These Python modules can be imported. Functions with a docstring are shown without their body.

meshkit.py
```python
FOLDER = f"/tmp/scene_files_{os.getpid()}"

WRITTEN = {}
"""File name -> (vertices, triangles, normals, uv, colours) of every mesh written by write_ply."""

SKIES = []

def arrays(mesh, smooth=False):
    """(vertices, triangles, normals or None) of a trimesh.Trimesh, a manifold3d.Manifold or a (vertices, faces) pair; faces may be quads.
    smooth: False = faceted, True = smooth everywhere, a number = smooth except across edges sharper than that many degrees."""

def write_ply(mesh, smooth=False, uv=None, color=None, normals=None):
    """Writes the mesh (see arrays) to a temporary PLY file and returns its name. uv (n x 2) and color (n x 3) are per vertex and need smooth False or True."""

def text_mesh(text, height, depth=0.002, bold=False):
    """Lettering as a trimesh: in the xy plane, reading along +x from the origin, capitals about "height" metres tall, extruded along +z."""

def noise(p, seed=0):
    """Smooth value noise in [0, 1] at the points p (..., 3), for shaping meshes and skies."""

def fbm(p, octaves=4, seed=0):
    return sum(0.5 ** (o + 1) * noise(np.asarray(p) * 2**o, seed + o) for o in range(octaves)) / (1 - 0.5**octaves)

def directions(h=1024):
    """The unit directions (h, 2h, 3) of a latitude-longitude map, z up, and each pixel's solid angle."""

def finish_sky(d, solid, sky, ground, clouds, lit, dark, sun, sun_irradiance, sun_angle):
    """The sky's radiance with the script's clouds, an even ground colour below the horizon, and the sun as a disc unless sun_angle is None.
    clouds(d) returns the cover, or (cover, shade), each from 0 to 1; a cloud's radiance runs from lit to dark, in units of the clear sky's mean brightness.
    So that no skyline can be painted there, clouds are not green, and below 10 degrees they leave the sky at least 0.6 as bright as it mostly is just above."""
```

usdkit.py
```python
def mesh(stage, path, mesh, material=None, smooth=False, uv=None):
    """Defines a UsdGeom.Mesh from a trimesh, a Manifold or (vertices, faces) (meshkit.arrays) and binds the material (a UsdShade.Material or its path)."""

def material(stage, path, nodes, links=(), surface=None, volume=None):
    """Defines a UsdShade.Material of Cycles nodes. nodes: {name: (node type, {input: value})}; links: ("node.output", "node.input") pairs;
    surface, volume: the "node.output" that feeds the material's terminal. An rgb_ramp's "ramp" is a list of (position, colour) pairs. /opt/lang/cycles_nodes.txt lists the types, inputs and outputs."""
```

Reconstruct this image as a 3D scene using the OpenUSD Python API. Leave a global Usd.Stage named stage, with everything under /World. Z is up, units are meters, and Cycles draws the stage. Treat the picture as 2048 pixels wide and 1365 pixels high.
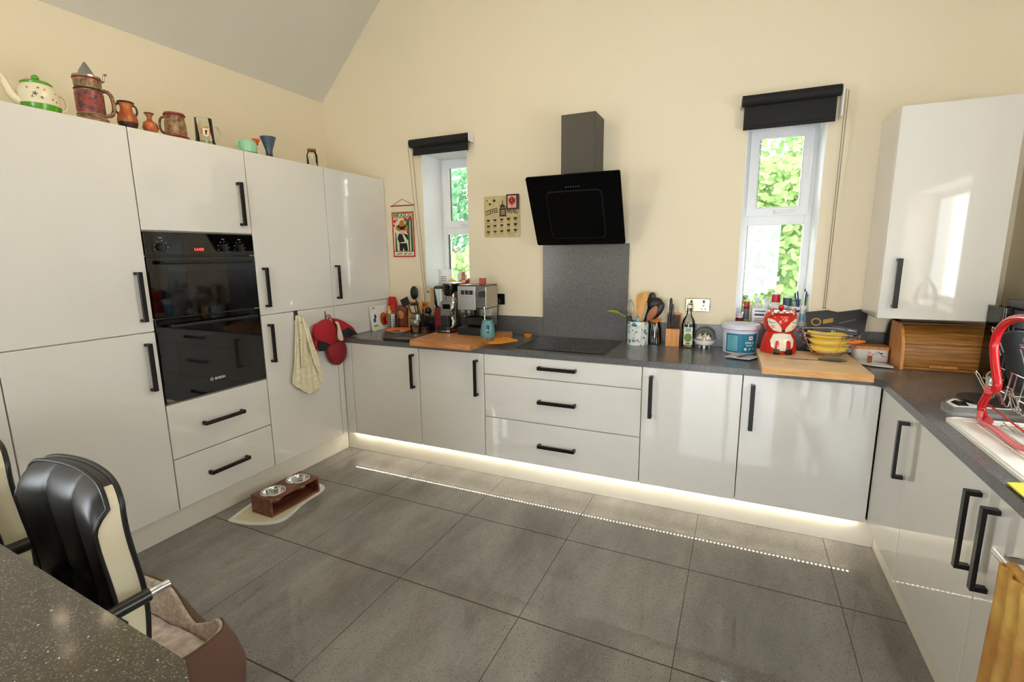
import math, random
import numpy as np, trimesh, usdkit, meshkit
import manifold3d as m3d
from pxr import Usd, UsdGeom, UsdLux, UsdShade, Gf, Sdf

stage = Usd.Stage.CreateInMemory()
UsdGeom.SetStageUpAxis(stage, UsdGeom.Tokens.z)
UsdGeom.SetStageMetersPerUnit(stage, 1.0)
UsdGeom.Xform.Define(stage, '/World')
random.seed(7)
RNG = np.random.default_rng(7)

# ------------------------------------------------------------------ camera
EXPOSURE = -0.3
SUN = 0.4
EYE = (2.6629, -2.7752, 1.4999)
yw, pt, rl = np.radians([24.3257, 10.0603, -0.6233])
fw = np.array([-np.sin(yw) * np.cos(pt), np.cos(yw) * np.cos(pt), -np.sin(pt)])
rt = np.array([np.cos(yw), np.sin(yw), 0]); up = np.cross(rt, fw)
rt, up = rt * np.cos(rl) + up * np.sin(rl), up * np.cos(rl) - rt * np.sin(rl)
cam = UsdGeom.Camera.Define(stage, '/World/camera')
cm = Gf.Matrix4d(*[float(v) for row in ((*rt, 0), (*up, 0), (*(-fw), 0), (*EYE, 1)) for v in row])
cam.AddTransformOp().Set(cm)
cam.CreateHorizontalApertureAttr(36.0); cam.CreateVerticalApertureAttr(36.0 * 1365 / 2048)
cam.CreateFocalLengthAttr(975.78 / 2048 * 36.0)
cam.CreateClippingRangeAttr(Gf.Vec2f(0.02, 200)); cam.CreateExposureAttr(EXPOSURE)

# ------------------------------------------------------------------ light
dome = UsdLux.DomeLight.Define(stage, '/World/sky')
dome.CreateIntensityAttr(4.2); dome.CreateColorAttr(Gf.Vec3f(0.9, 0.96, 1.0))

def rect_light(name, loc, rx, ry, w, h, inten, col):
    l = UsdLux.RectLight.Define(stage, '/World/' + name)
    l.AddTranslateOp().Set(Gf.Vec3d(*loc)); l.AddRotateXYZOp().Set(Gf.Vec3f(rx, ry, 0))
    l.CreateWidthAttr(w); l.CreateHeightAttr(h); l.CreateIntensityAttr(inten); l.CreateColorAttr(Gf.Vec3f(*col))
# daylight entering by the glazed doors and the wide window behind the viewer
sun = UsdLux.DistantLight.Define(stage, '/World/sun')   # hazy sun, coming steeply in by the window over the sink
sun.CreateAngleAttr(9.0); sun.CreateIntensityAttr(SUN); sun.CreateColorAttr(Gf.Vec3f(0.88, 0.94, 1.0))
sd = np.array([-1.0, 1.0, -1.2]); sd /= np.linalg.norm(sd)
sun.AddRotateXYZOp().Set(Gf.Vec3f(math.degrees(math.acos(-sd[2])), 0, math.degrees(math.atan2(sd[1], sd[0])) - 90))
rect_light('daylight_front', (2.7, -6.22, 1.15), 90, 0, 1.6, 2.1, 2.4, (0.78, 0.88, 1.0))
rect_light('daylight_left', (-0.98, -4.3, 1.45), 0, -90, 1.26, 1.76, 6.0, (0.84, 0.92, 1.0))
LAMP_INTENSITY, LAMP_COLOR = 105.0, (1.0, 0.78, 0.5)
LED_STRENGTH = 120.0

# ------------------------------------------------------------------ materials
def lin(c):
    c = np.asarray(c, float) / 255
    return tuple(np.where(c <= 0.04045, c / 12.92, ((c + 0.055) / 1.055) ** 2.4))
MATS = {}
def mat(name, c, r=0.5, m=0.0, **k):
    MATS[name] = usdkit.material(stage, '/World/Looks/' + name, {'p': ('principled_bsdf', dict(base_color=lin(c), roughness=r, metallic=m, **k))}, surface='p.BSDF')
def mat2(name, c1, c2, scale=8, r=0.5, stretch=(1, 1, 1), lo=0.35, hi=0.65, detail=4, bump=0.0, m=0.0, rand=0.0, **k):
    n = {'g': ('geometry', {}), 'mp': ('mapping', {'scale': stretch}), 'n': ('noise_texture', {'scale': scale, 'detail': detail}),
         'r': ('rgb_ramp', {'ramp': [(lo, lin(c1)), (hi, lin(c2))]}), 'p': ('principled_bsdf', dict(roughness=r, metallic=m, **k))}
    l = [('g.position', 'mp.vector'), ('mp.vector', 'n.vector'), ('n.fac', 'r.fac')]
    if rand:
        n |= {'o': ('object_info', {}), 'mr': ('map_range', {'from_min': 0, 'from_max': 1, 'to_min': 1 - rand, 'to_max': 1 + rand}), 'h': ('hsv', {'hue': 0.5, 'saturation': 1.0, 'fac': 1.0})}
        l += [('o.random', 'mr.value'), ('mr.result', 'h.value'), ('r.color', 'h.color'), ('h.color', 'p.base_color')]
    else:
        l += [('r.color', 'p.base_color')]
    if bump:
        n['b'] = ('bump', {'strength': 1.0, 'distance': bump}); l += [('n.fac', 'b.height'), ('b.normal', 'p.normal')]
    MATS[name] = usdkit.material(stage, '/World/Looks/' + name, n, l, surface='p.BSDF')
def fleck(name, base1, base2, flecks, sc=6, fs=260, r=0.1, stretch=(1, 1, 1), **k):
    """stone: soft mottling, with small flecks picked from a fine cell pattern. flecks: [(lower bound of the cell's random number, colour)]"""
    ramp = [(0.0, lin(base1)), (0.35, lin(base1)), (0.65, lin(base2)), (1.0, lin(base2))]
    n = {'g': ('geometry', {}), 'mp': ('mapping', {'scale': stretch}), 'n': ('noise_texture', {'scale': sc, 'detail': 6, 'roughness': 0.65}),
         'r': ('rgb_ramp', {'ramp': ramp}), 'v': ('voronoi_texture', {'scale': fs}), 's': ('separate_color', {}), 'p': ('principled_bsdf', dict(roughness=r, **k))}
    l = [('g.position', 'mp.vector'), ('mp.vector', 'n.vector'), ('n.fac', 'r.fac'), ('g.position', 'v.vector'), ('v.color', 's.color')]
    last = 'r.color'
    for i, (t, c) in enumerate(flecks):
        n[f't{i}'] = ('math', {'math_type': 'greater_than', 'value2': t}); n[f'm{i}'] = ('mix', {'color2': lin(c)})
        l += [(('s.r', 's.g', 's.b')[i % 3], f't{i}.value1'), (f't{i}.value', f'm{i}.fac'), (last, f'm{i}.color1')]
        last = f'm{i}.color'
    MATS[name] = usdkit.material(stage, '/World/Looks/' + name, n, l + [(last, 'p.base_color')], surface='p.BSDF')
def glow(name, c, s):
    MATS[name] = usdkit.material(stage, '/World/Looks/' + name, {'e': ('emission', {'color': c, 'strength': s})}, surface='e.emission')
def pane(name, tint=(1, 1, 1), ior=1.45):
    MATS[name] = usdkit.material(stage, '/World/Looks/' + name, {'t': ('transparent_bsdf', {'color': tint}), 'g': ('glossy_bsdf', {'color': (1, 1, 1), 'roughness': 0.0}), 'f': ('fresnel', {'IOR': ior}), 'm': ('mix_closure', {})},
                                 [('f.fac', 'm.fac'), ('t.BSDF', 'm.closure1'), ('g.BSDF', 'm.closure2')], surface='m.closure')

mat('wall_paint', (236, 223, 196), 0.75); mat('ceiling_paint', (214, 211, 199), 0.8)
mat('reveal_paint', (250, 250, 250), 0.6); mat('upvc', (244, 245, 246), 0.25)
mat('gloss_white', (228, 225, 219), 0.04, coat_weight=0.6, coat_roughness=0.02); mat('carcass', (214, 208, 196), 0.4)
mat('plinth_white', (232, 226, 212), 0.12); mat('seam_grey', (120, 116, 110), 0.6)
mat('handle_dark', (44, 42, 43), 0.32, 0.75); mat('chrome', (225, 226, 228), 0.08, 1.0); mat('steel', (172, 170, 165), 0.28, 1.0); mat('steel_dark', (96, 94, 90), 0.3, 0.8)
mat('black_glass', (9, 9, 10), 0.03, specular_ior_level=0.6); mat('black_glass_window', (20, 20, 19), 0.05); mat('black_plastic', (18, 18, 19), 0.4); mat('black_satin', (24, 24, 25), 0.3)
mat('hood_glass', (6, 6, 7), 0.16, specular_ior_level=0.15); mat('hood_grey', (66, 62, 56), 0.45, 0.3); mat('hob_glass', (14, 14, 13), 0.12); mat('blind_black', (16, 16, 19), 0.75)
mat('grey_print', (118, 118, 118), 0.5); mat('white_print', (226, 226, 224), 0.5); mat('white_ceramic', (238, 236, 230), 0.12); mat('white_plastic', (236, 236, 236), 0.35)
mat('cream_fabric', (222, 212, 184), 0.6); mat('black_leather', (17, 16, 17), 0.4); mat('tray_white', (236, 234, 226), 0.4); mat('tray_cream', (216, 208, 178), 0.6)
mat('red_enamel', (196, 26, 34), 0.2); mat('red_light', (214, 92, 96), 0.25); mat('red_fabric', (170, 18, 34), 0.75); mat('red_dark', (132, 14, 24), 0.7); mat('red_gloss', (206, 40, 24), 0.12)
mat('foam_black', (27, 33, 38), 0.85); mat('fox_cream', (238, 230, 208), 0.15); mat('pink_blush', (235, 180, 170), 0.3); mat('ink_black', (22, 20, 20), 0.4)
mat('teal_enamel', (96, 152, 152), 0.25); mat('teal_label', (26, 122, 148), 0.35); mat('tub_plastic', (214, 214, 232), 0.3); mat('teal_pale', (110, 176, 190), 0.35)
mat('green_glaze', (86, 158, 34), 0.2); mat('mint_glaze', (150, 206, 168), 0.2); mat('blue_glaze', (62, 82, 98), 0.3); mat('pot_cream', (232, 222, 190), 0.25); mat('orange_glaze', (220, 84, 22), 0.3)
mat('orange_plate', (235, 110, 20), 0.2); mat('orange_cloth', (226, 142, 30), 0.9); mat('yellow_cloth', (214, 204, 72), 0.9); mat('brown_cork', (150, 78, 52), 0.8)
mat('banana', (234, 194, 62), 0.45); mat('banana_tip', (92, 74, 30), 0.6); mat('carrot', (236, 122, 32), 0.5); mat('apple_red', (176, 30, 34), 0.3); mat('orange_fruit', (234, 130, 26), 0.45)
mat('grey_machine', (72, 72, 80), 0.35); mat('packet_grey', (92, 94, 102), 0.4); mat('packet_black', (26, 27, 27), 0.35); mat('gold_print', (186, 140, 42), 0.4); mat('paper_white', (236, 232, 228), 0.7)
mat('sachet_pink', (226, 184, 184), 0.5); mat('sachet_silver', (206, 206, 214), 0.3); mat('sachet_dark', (82, 78, 92), 0.4)
mat('socket_dark', (34, 32, 28), 0.25, 0.6); mat('brass_chrome', (150, 136, 112), 0.22, 1.0); mat('sink_white', (240, 238, 230), 0.2); mat('wire', (196, 200, 198), 0.2, 1.0)
mat('cord_grey', (150, 140, 122), 0.6); mat('garlic', (236, 226, 214), 0.6); mat('olive_label', (214, 222, 204), 0.5); mat('olive_green', (104, 130, 52), 0.5)
mat('spice_brown', (112, 52, 34), 0.5); mat('tile_grout', (70, 60, 56), 0.8); mat('silicone_green', (132, 140, 44), 0.5); mat('cardboard', (196, 160, 110), 0.7); mat('navy', (34, 42, 110), 0.4); mat('purple_dark', (52, 38, 64), 0.4)
mat('mexico_white', (226, 216, 188), 0.85); mat('mexico_red', (200, 56, 34), 0.85); mat('mexico_green', (44, 104, 66), 0.85); mat('mexico_black', (34, 26, 26), 0.85); mat('mexico_gold', (178, 120, 34), 0.85); mat('mexico_skin', (214, 176, 150), 0.85)
mat('print_brown', (62, 40, 34), 0.6); mat('print_pink', (226, 178, 160), 0.6); mat('rose', (200, 70, 52), 0.6); mat('peg_wood', (190, 126, 66), 0.5)
mat('brown_felt', (104, 76, 64), 0.95); mat('soil', (70, 84, 44), 0.95); mat('bark', (96, 78, 58), 0.9); mat('knife_steel', (190, 190, 192), 0.15, 1.0); mat('cream_card', (214, 200, 160), 0.5); mat('green_light', (150, 180, 60), 0.5)
mat2('fleece', (196, 176, 156), (228, 214, 198), 60, 0.95, bump=0.004); mat2('fleece_blanket', (198, 178, 170), (238, 228, 222), 24, 0.95, bump=0.004)
mat2('walnut', (92, 52, 36), (140, 84, 60), 5, 0.4, stretch=(6, 1, 6)); mat2('board_wood', (226, 186, 132), (240, 208, 164), 6, 0.4, stretch=(1, 10, 10)); mat2('board_edge', (206, 148, 84), (226, 174, 110), 12, 0.45, stretch=(1, 1, 10))
mat2('board_brown', (178, 112, 60), (214, 150, 92), 6, 0.35, stretch=(1, 9, 9)); mat2('bin_wood', (132, 84, 34), (196, 136, 68), 6, 0.4, stretch=(1, 12, 22)); mat2('block_wood', (206, 136, 70), (224, 158, 90), 10, 0.45, stretch=(8, 8, 1)); mat2('spatula_wood', (198, 142, 66), (224, 172, 96), 10, 0.5, stretch=(8, 8, 1))
mat2('spoon_wood', (150, 92, 58), (176, 112, 74), 10, 0.5, stretch=(8, 8, 1)); mat2('stein_clay', (60, 44, 40), (176, 136, 92), 46, 0.35, lo=0.3, hi=0.7); mat2('stein_relief', (52, 60, 66), (168, 62, 46), 62, 0.3, lo=0.36, hi=0.64); mat2('stein_brown', (96, 62, 46), (160, 122, 82), 50, 0.35)
mat2('terracotta', (150, 74, 34), (196, 106, 48), 20, 0.35); mat2('terracotta_dark', (44, 32, 30), (70, 46, 38), 20, 0.3)
mat2('towel_cloth', (226, 212, 172), (240, 232, 206), 40, 0.9); mat2('towel_flower', (150, 104, 72), (228, 216, 180), 42, 0.9, lo=0.3, hi=0.4); mat2('rail_towel', (172, 96, 52), (214, 180, 92), 9, 0.95, lo=0.3, hi=0.7); mat2('rail_cloth', (214, 190, 156), (232, 212, 184), 14, 0.95)
mat2('tin_yellow', (188, 168, 116), (204, 190, 140), 14, 0.45); mat2('bread_bag', (214, 186, 96), (190, 80, 44), 34, 0.5, lo=0.45, hi=0.6); mat2('tin_brown', (92, 48, 40), (150, 84, 66), 26, 0.4); mat2('sign_tan', (176, 118, 62), (206, 168, 96), 22, 0.5)
mat2('map_print', (74, 116, 132), (222, 228, 220), 46, 0.3, lo=0.36, hi=0.44); mat2('speckle_red', (150, 40, 40), (196, 110, 90), 90, 0.5)
fleck('floor_tile', (118, 115, 111), (152, 148, 143), [(0.96, (158, 153, 147)), (0.985, (128, 108, 98)), (0.97, (98, 94, 91))], sc=1.6, fs=330, r=0.035, stretch=(1.7, 0.6, 1), specular_ior_level=0.42)
fleck('quartz', (92, 91, 93), (108, 107, 109), [(0.9985, (236, 236, 232)), (0.9, (104, 102, 102)), (0.9, (60, 58, 58))], sc=60, fs=700, r=0.2)
fleck('island_quartz', (72, 65, 55), (86, 79, 68), [(0.997, (240, 238, 230)), (0.84, (66, 60, 50)), (0.88, (132, 122, 106))], sc=70, fs=420, r=0.09)
pane('window_glass'); pane('clear_glass', (0.95, 0.97, 0.95), 1.5); pane('oil_glass', (0.82, 0.86, 0.6), 1.5); pane('smoke_plastic', (0.86, 0.86, 0.84), 1.4)
mat('oil', (168, 140, 44), 0.1); mat('coffee', (20, 15, 11), 0.15)
glow('led_glow', (1.0, 0.9, 0.72), LED_STRENGTH); glow('digit_red', (1.0, 0.05, 0.04), 5.0)
def leafmat(name, c1, c2):
    MATS[name] = usdkit.material(stage, '/World/Looks/' + name, {'g': ('geometry', {}), 'r': ('rgb_ramp', {'ramp': [(0, lin(c1)), (1, lin(c2))]}), 'd': ('diffuse_bsdf', {}), 't': ('translucent_bsdf', {}), 'm': ('mix_closure', {'fac': 0.3})},
        [('g.random_per_island', 'r.fac'), ('r.color', 'd.color'), ('r.color', 't.color'), ('d.BSDF', 'm.closure1'), ('t.BSDF', 'm.closure2')], surface='m.closure')
leafmat('leaf_light', (130, 160, 100), (240, 244, 206)); leafmat('leaf_dark', (84, 126, 88), (176, 206, 160))

# ------------------------------------------------------------------ scene helpers
USED, LOC, REST = {}, {}, []
def numbered(parent, name):
    k = USED.get((parent, name), 0); USED[(parent, name)] = k + 1
    return f'{parent}/{name}' + (f'_{k:03d}' if k else '')
def props(prim, label=None, cat=None, group=None, kind=None):
    for k, v in (('label', label), ('category', cat), ('group', group), ('kind', kind)):
        if v: prim.SetCustomDataByKey(k, v)
def T(name, label, cat, loc=(0, 0, 0), rz=0.0, group=None, kind=None):
    """a thing: an Xform at its base; its parts come under it"""
    p = numbered('/World', name); x = UsdGeom.Xform.Define(stage, p)
    x.AddTranslateOp().Set(Gf.Vec3d(*map(float, loc)))
    if rz: x.AddRotateZOp().Set(float(rz))
    props(x.GetPrim(), label, cat, group, kind); LOC[p] = (np.array(loc, float), rz)
    return p
def M(name, mesh, m, par=None, smooth=35, local=False, label=None, cat=None, group=None, kind=None):
    """one mesh prim; given in world coordinates unless local, then in those of its thing"""
    top = '/'.join(par.split('/')[:3]) if par else None
    if not isinstance(mesh, trimesh.Trimesh): mesh = tm(mesh)
    mesh = mesh.copy()
    if par and not local:
        mesh.apply_translation(-LOC[top][0])
        if LOC[top][1]: mesh.apply_transform(trimesh.transformations.rotation_matrix(-math.radians(LOC[top][1]), [0, 0, 1]))
    p = numbered(par or '/World', name)
    usdkit.mesh(stage, p, mesh, MATS[m], smooth=smooth); props(stage.GetPrimAtPath(p), label, cat, group, kind)
    if par is None: LOC[p] = (np.zeros(3), 0)
    return p
# ------------------------------------------------------------------ mesh helpers
def tm(x):
    if isinstance(x, trimesh.Trimesh): return x
    v, f, _ = meshkit.arrays(x); return trimesh.Trimesh(v, f, process=False)
def J(*ms): return trimesh.util.concatenate([tm(x) for x in ms])
def box(x0, x1, y0, y1, z0, z1, b=0.0015):
    (x0, x1), (y0, y1), (z0, z1) = sorted((x0, x1)), sorted((y0, y1)), sorted((z0, z1))
    b = min(b, (x1 - x0) / 3, (y1 - y0) / 3, (z1 - z0) / 3)
    if b <= 0:
        m = trimesh.creation.box(bounds=[[x0, y0, z0], [x1, y1, z1]]); return m
    pts = [(X + sx * bx, Y + sy * by, Z + sz * bz) for X, sx in ((x0, 1), (x1, -1)) for Y, sy in ((y0, 1), (y1, -1)) for Z, sz in ((z0, 1), (z1, -1)) for bx, by, bz in ((b, b, 0), (b, 0, b), (0, b, b))]
    return tm(m3d.Manifold.hull_points(np.array(pts, np.float32)))
def tube(pts, r, n=8, closed=False):
    p = np.asarray(pts, float); r = np.broadcast_to(np.asarray(r, float), (len(p),))
    t = (np.roll(p, -1, 0) - np.roll(p, 1, 0)) if closed else np.gradient(p, axis=0)
    t /= np.linalg.norm(t, axis=1, keepdims=True) + 1e-12
    a = np.cross(t[0], [0, 0, 1.0] if abs(t[0][2]) < 0.9 else [1.0, 0, 0]); fr = []
    for k in range(len(p)):
        a = a - t[k] * (a @ t[k]); a /= np.linalg.norm(a) + 1e-12; fr.append((a, np.cross(t[k], a)))
    ang = np.arange(n) * 2 * np.pi / n; v = []
    for k in range(len(p)): v += [p[k] + r[k] * (np.cos(g) * fr[k][0] + np.sin(g) * fr[k][1]) for g in ang]
    f, m = [], len(p)
    for k in range(m if closed else m - 1):
        for j in range(n):
            a0, a1, b0, b1 = k * n + j, k * n + (j + 1) % n, ((k + 1) % m) * n + j, ((k + 1) % m) * n + (j + 1) % n
            f += [(a0, a1, b1), (a0, b1, b0)]
    if not closed:
        v += [p[0], p[-1]]; c0, c1 = m * n, m * n + 1
        f += [(c0, (j + 1) % n, j) for j in range(n)] + [(c1, (m - 1) * n + j, (m - 1) * n + (j + 1) % n) for j in range(n)]
    return trimesh.Trimesh(np.array(v), np.array(f), process=False)
def curve(pts, n=24):
    """smooth curve through the points"""
    from scipy.interpolate import CubicSpline
    p = np.asarray(pts, float); s = np.r_[0, np.cumsum(np.linalg.norm(np.diff(p, axis=0), axis=1))]
    return CubicSpline(s, p)(np.linspace(0, s[-1], n))
def cyl(p0, p1, r, n=20, r1=None): return tube([p0, p1], [r, r if r1 is None else r1], n)
def lathe(prof, c=(0, 0, 0), n=32, a0=0, sx=1.0, sy=1.0):
    """revolve (radius, z) points round z"""
    prof = [(max(r, 1e-5), z) for r, z in prof]
    ang = np.arange(n) * 2 * np.pi / n + a0; v, f = [], []
    for r, z in prof: v += [(c[0] + sx * r * math.cos(g), c[1] + sy * r * math.sin(g), c[2] + z) for g in ang]
    for k in range(len(prof) - 1):
        for j in range(n):
            a, b = k * n + j, k * n + (j + 1) % n; f += [(a, b, b + n), (a, b + n, a + n)]
    return trimesh.Trimesh(np.array(v), np.array(f), process=False)
def vessel(prof, wall, c=(0, 0, 0), n=32, sx=1.0, sy=1.0):
    """open pot: outer profile from base to rim, then back inside"""
    o = [(0, prof[0][1])] + list(prof); i = [(max(r - wall, 0.001), max(z, prof[0][1] + wall)) for r, z in reversed(prof)]
    return lathe(o + i + [(0, prof[0][1] + wall)], c, n, sx=sx, sy=sy)
def ell(c, r, s=2):
    m = trimesh.creation.icosphere(s, 1.0); m.apply_scale(r if np.ndim(r) else (r,) * 3); m.apply_translation(c); return m
def prism(poly, h, o=(0, 0, 0), ax=(1, 0, 0), ay=(0, 1, 0), holes=(), refine=0):
    """polygon in the plane (ax, ay) through o, extruded by h along ax x ay"""
    cs = m3d.CrossSection([np.asarray(q, np.float64) for q in (poly, *holes)], m3d.FillRule.EvenOdd)
    m = m3d.Manifold.extrude(cs, abs(h))
    if refine: m = m.refine_to_length(refine)
    m = tm(m); v = np.asarray(m.vertices)
    ax, ay = np.asarray(ax, float), np.asarray(ay, float); az = np.cross(ax, ay)
    m.vertices = np.asarray(o, float) + v[:, :1] * ax + v[:, 1:2] * ay + (v[:, 2:] * np.sign(h)) * az
    if h < 0: m.invert()
    return m
def rrect(w, h, r, n=4, cx=0, cy=0):
    out = []
    for sx, sy, a in ((1, 1, 0), (-1, 1, 90), (-1, -1, 180), (1, -1, 270)):
        out += [(cx + sx * (w / 2 - r) + r * math.cos(math.radians(a + k * 90 / n)), cy + sy * (h / 2 - r) + r * math.sin(math.radians(a + k * 90 / n))) for k in range(n + 1)]
    return out
def disc_poly(r, n=20, cx=0, cy=0, sx=1, sy=1): return [(cx + sx * r * math.cos(k * 2 * math.pi / n), cy + sy * r * math.sin(k * 2 * math.pi / n)) for k in range(n)]
def text(s, h, o, ax, ay, depth=0.0006, bold=False, center=True, width=None):
    m = meshkit.text_mesh(s, h, depth, bold); v = np.asarray(m.vertices).copy()
    if width: v[:, 0] *= width / (v[:, 0].max() - v[:, 0].min())
    if center: v[:, 0] -= (v[:, 0].max() + v[:, 0].min()) / 2
    ax, ay = np.asarray(ax, float), np.asarray(ay, float)
    m.vertices = np.asarray(o, float) + v[:, :1] * ax + v[:, 1:2] * ay + v[:, 2:] * np.cross(ax, ay); return m
def wrap(m, c, rfun, a0=-math.pi / 2):
    """bend a flat decal (x along, y up, z out) on to a lathed body: rfun(z) is its radius, a0 the direction its middle faces"""
    m = tm(m); v = np.asarray(m.vertices).copy(); r = np.array([rfun(z) for z in v[:, 1]]); a = a0 + v[:, 0] / np.maximum(r, 0.01)
    m.vertices = np.c_[c[0] + (r + v[:, 2]) * np.cos(a), c[1] + (r + v[:, 2]) * np.sin(a), c[2] + v[:, 1]]; return m
def decal(poly, c, rfun, a0=-math.pi / 2, th=0.0015, refine=0.012): return wrap(prism(poly, th, refine=refine), c, rfun, a0)
def prof_r(prof):
    z = [q[1] for q in prof]; r = [q[0] for q in prof]; return lambda t: float(np.interp(t, z, r))
def ring(c, r, w, n=40, m=6, sx=1, sy=1): return tube([(c[0] + sx * r * math.cos(k * 2 * math.pi / n), c[1] + sy * r * math.sin(k * 2 * math.pi / n), c[2]) for k in range(n)], w, m, closed=True)
def rot(m, ang, axis, p): m = tm(m).copy(); m.apply_transform(trimesh.transformations.rotation_matrix(math.radians(ang), axis, p)); return m
X_, Y_, Z_ = (1, 0, 0), (0, 1, 0), (0, 0, 1); NX, NY = (-1, 0, 0), (0, -1, 0)

# ================================================================== the room
W, ZT, D = 3.3468, 0.8985, 0.6
XL, XR, YF, ZE = -0.6, 3.95, -6.0, 2.78
XM = (XL + XR) / 2; ZR = ZE + (XM - XL)
S = dict(kind='structure')
fl = T('floor', 'polished dark grey tiled kitchen floor with thin dark joints', None, **S)
M('grout', box(XL, XR, YF, D, -0.06, -0.0015, 0), 'tile_grout', fl)
TS, ca, sa = 0.617, math.cos(math.radians(-0.8)), math.sin(math.radians(-0.8))
for i in range(-5, 5):
    for j in range(-10, 3):
        g = 0.0016; x0, y0 = 1.9385 + i * TS - 1.94, (j - 1) * TS * 1.005 + 0.0
        q = [(x0 + g, y0 + g), (x0 + TS - g, y0 + g), (x0 + TS - g, y0 + TS - g), (x0 + g, y0 + TS - g)]
        q = [(1.94 + X * ca - Y * sa, -0.495 + X * sa + Y * ca) for X, Y in q]
        q = [(min(max(X, XL), XR), min(max(Y, YF), D)) for X, Y in q]
        if q[1][0] - q[0][0] < 0.05 or q[2][1] - q[1][1] < 0.05: continue
        M('tile', prism(q, 0.02, (0, 0, -0.02)), 'floor_tile', fl)
WL, WR, WZ0, WZ1 = (0.373, 0.782), (2.686, 3.092), 1.0405, 2.285
gable = [(XL - .35, 0), (XR + .35, 0), (XR + .35, ZE - .35), (XM, ZR), (XL - .35, ZE - .35)]
hole = lambda w: [(w[0], WZ0), (w[0], WZ1), (w[1], WZ1), (w[1], WZ0)]
M('wall_back', prism(gable, -0.36, (0, D, 0), X_, Z_, holes=(hole(WL), hole(WR))), 'wall_paint', label='cream painted gable wall with two narrow windows', **S)
M('wall_left', J(box(XL - .35, XL, YF, -5.2, 0, ZE, 0), box(XL - .35, XL, -3.4, D, 0, ZE, 0), box(XL - .35, XL, -5.2, -3.4, 0, .8, 0), box(XL - .35, XL, -5.2, -3.4, 2.1, ZE, 0)), 'wall_paint', label='cream wall behind the tall units', **S)
M('wall_right', J(box(XR, XR + .3, YF, D, 0, 1.1, 0), box(XR, XR + .3, YF, D, 1.95, ZE, 0), box(XR, XR + .3, YF, -1.9, 1.1, 1.95, 0), box(XR, XR + .3, -0.7, D, 1.1, 1.95, 0)), 'wall_paint', label='cream wall behind the sink', **S)
M('wall_front', prism(gable, 0.2, (0, YF, 0), X_, Z_, holes=([(1.9, 0.05), (1.9, 2.2), (3.5, 2.2), (3.5, 0.05)],)), 'wall_paint', label='cream wall behind the viewer with glazed doors', **S)
for s, n in ((1, 'ceiling'), (-1, 'ceiling')):
    a = (XL - .35, ZE - .35) if s > 0 else (XR + .35, ZE - .35)
    q = [a, (XM, ZR), (XM, ZR + .2), (a[0], a[1] + .2)]
    M(n, prism(q, D - YF, (0, D, 0), X_, Z_), 'ceiling_paint', label='sloping white ceiling over the ' + ('tall units' if s > 0 else 'sink side'), **S)

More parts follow.
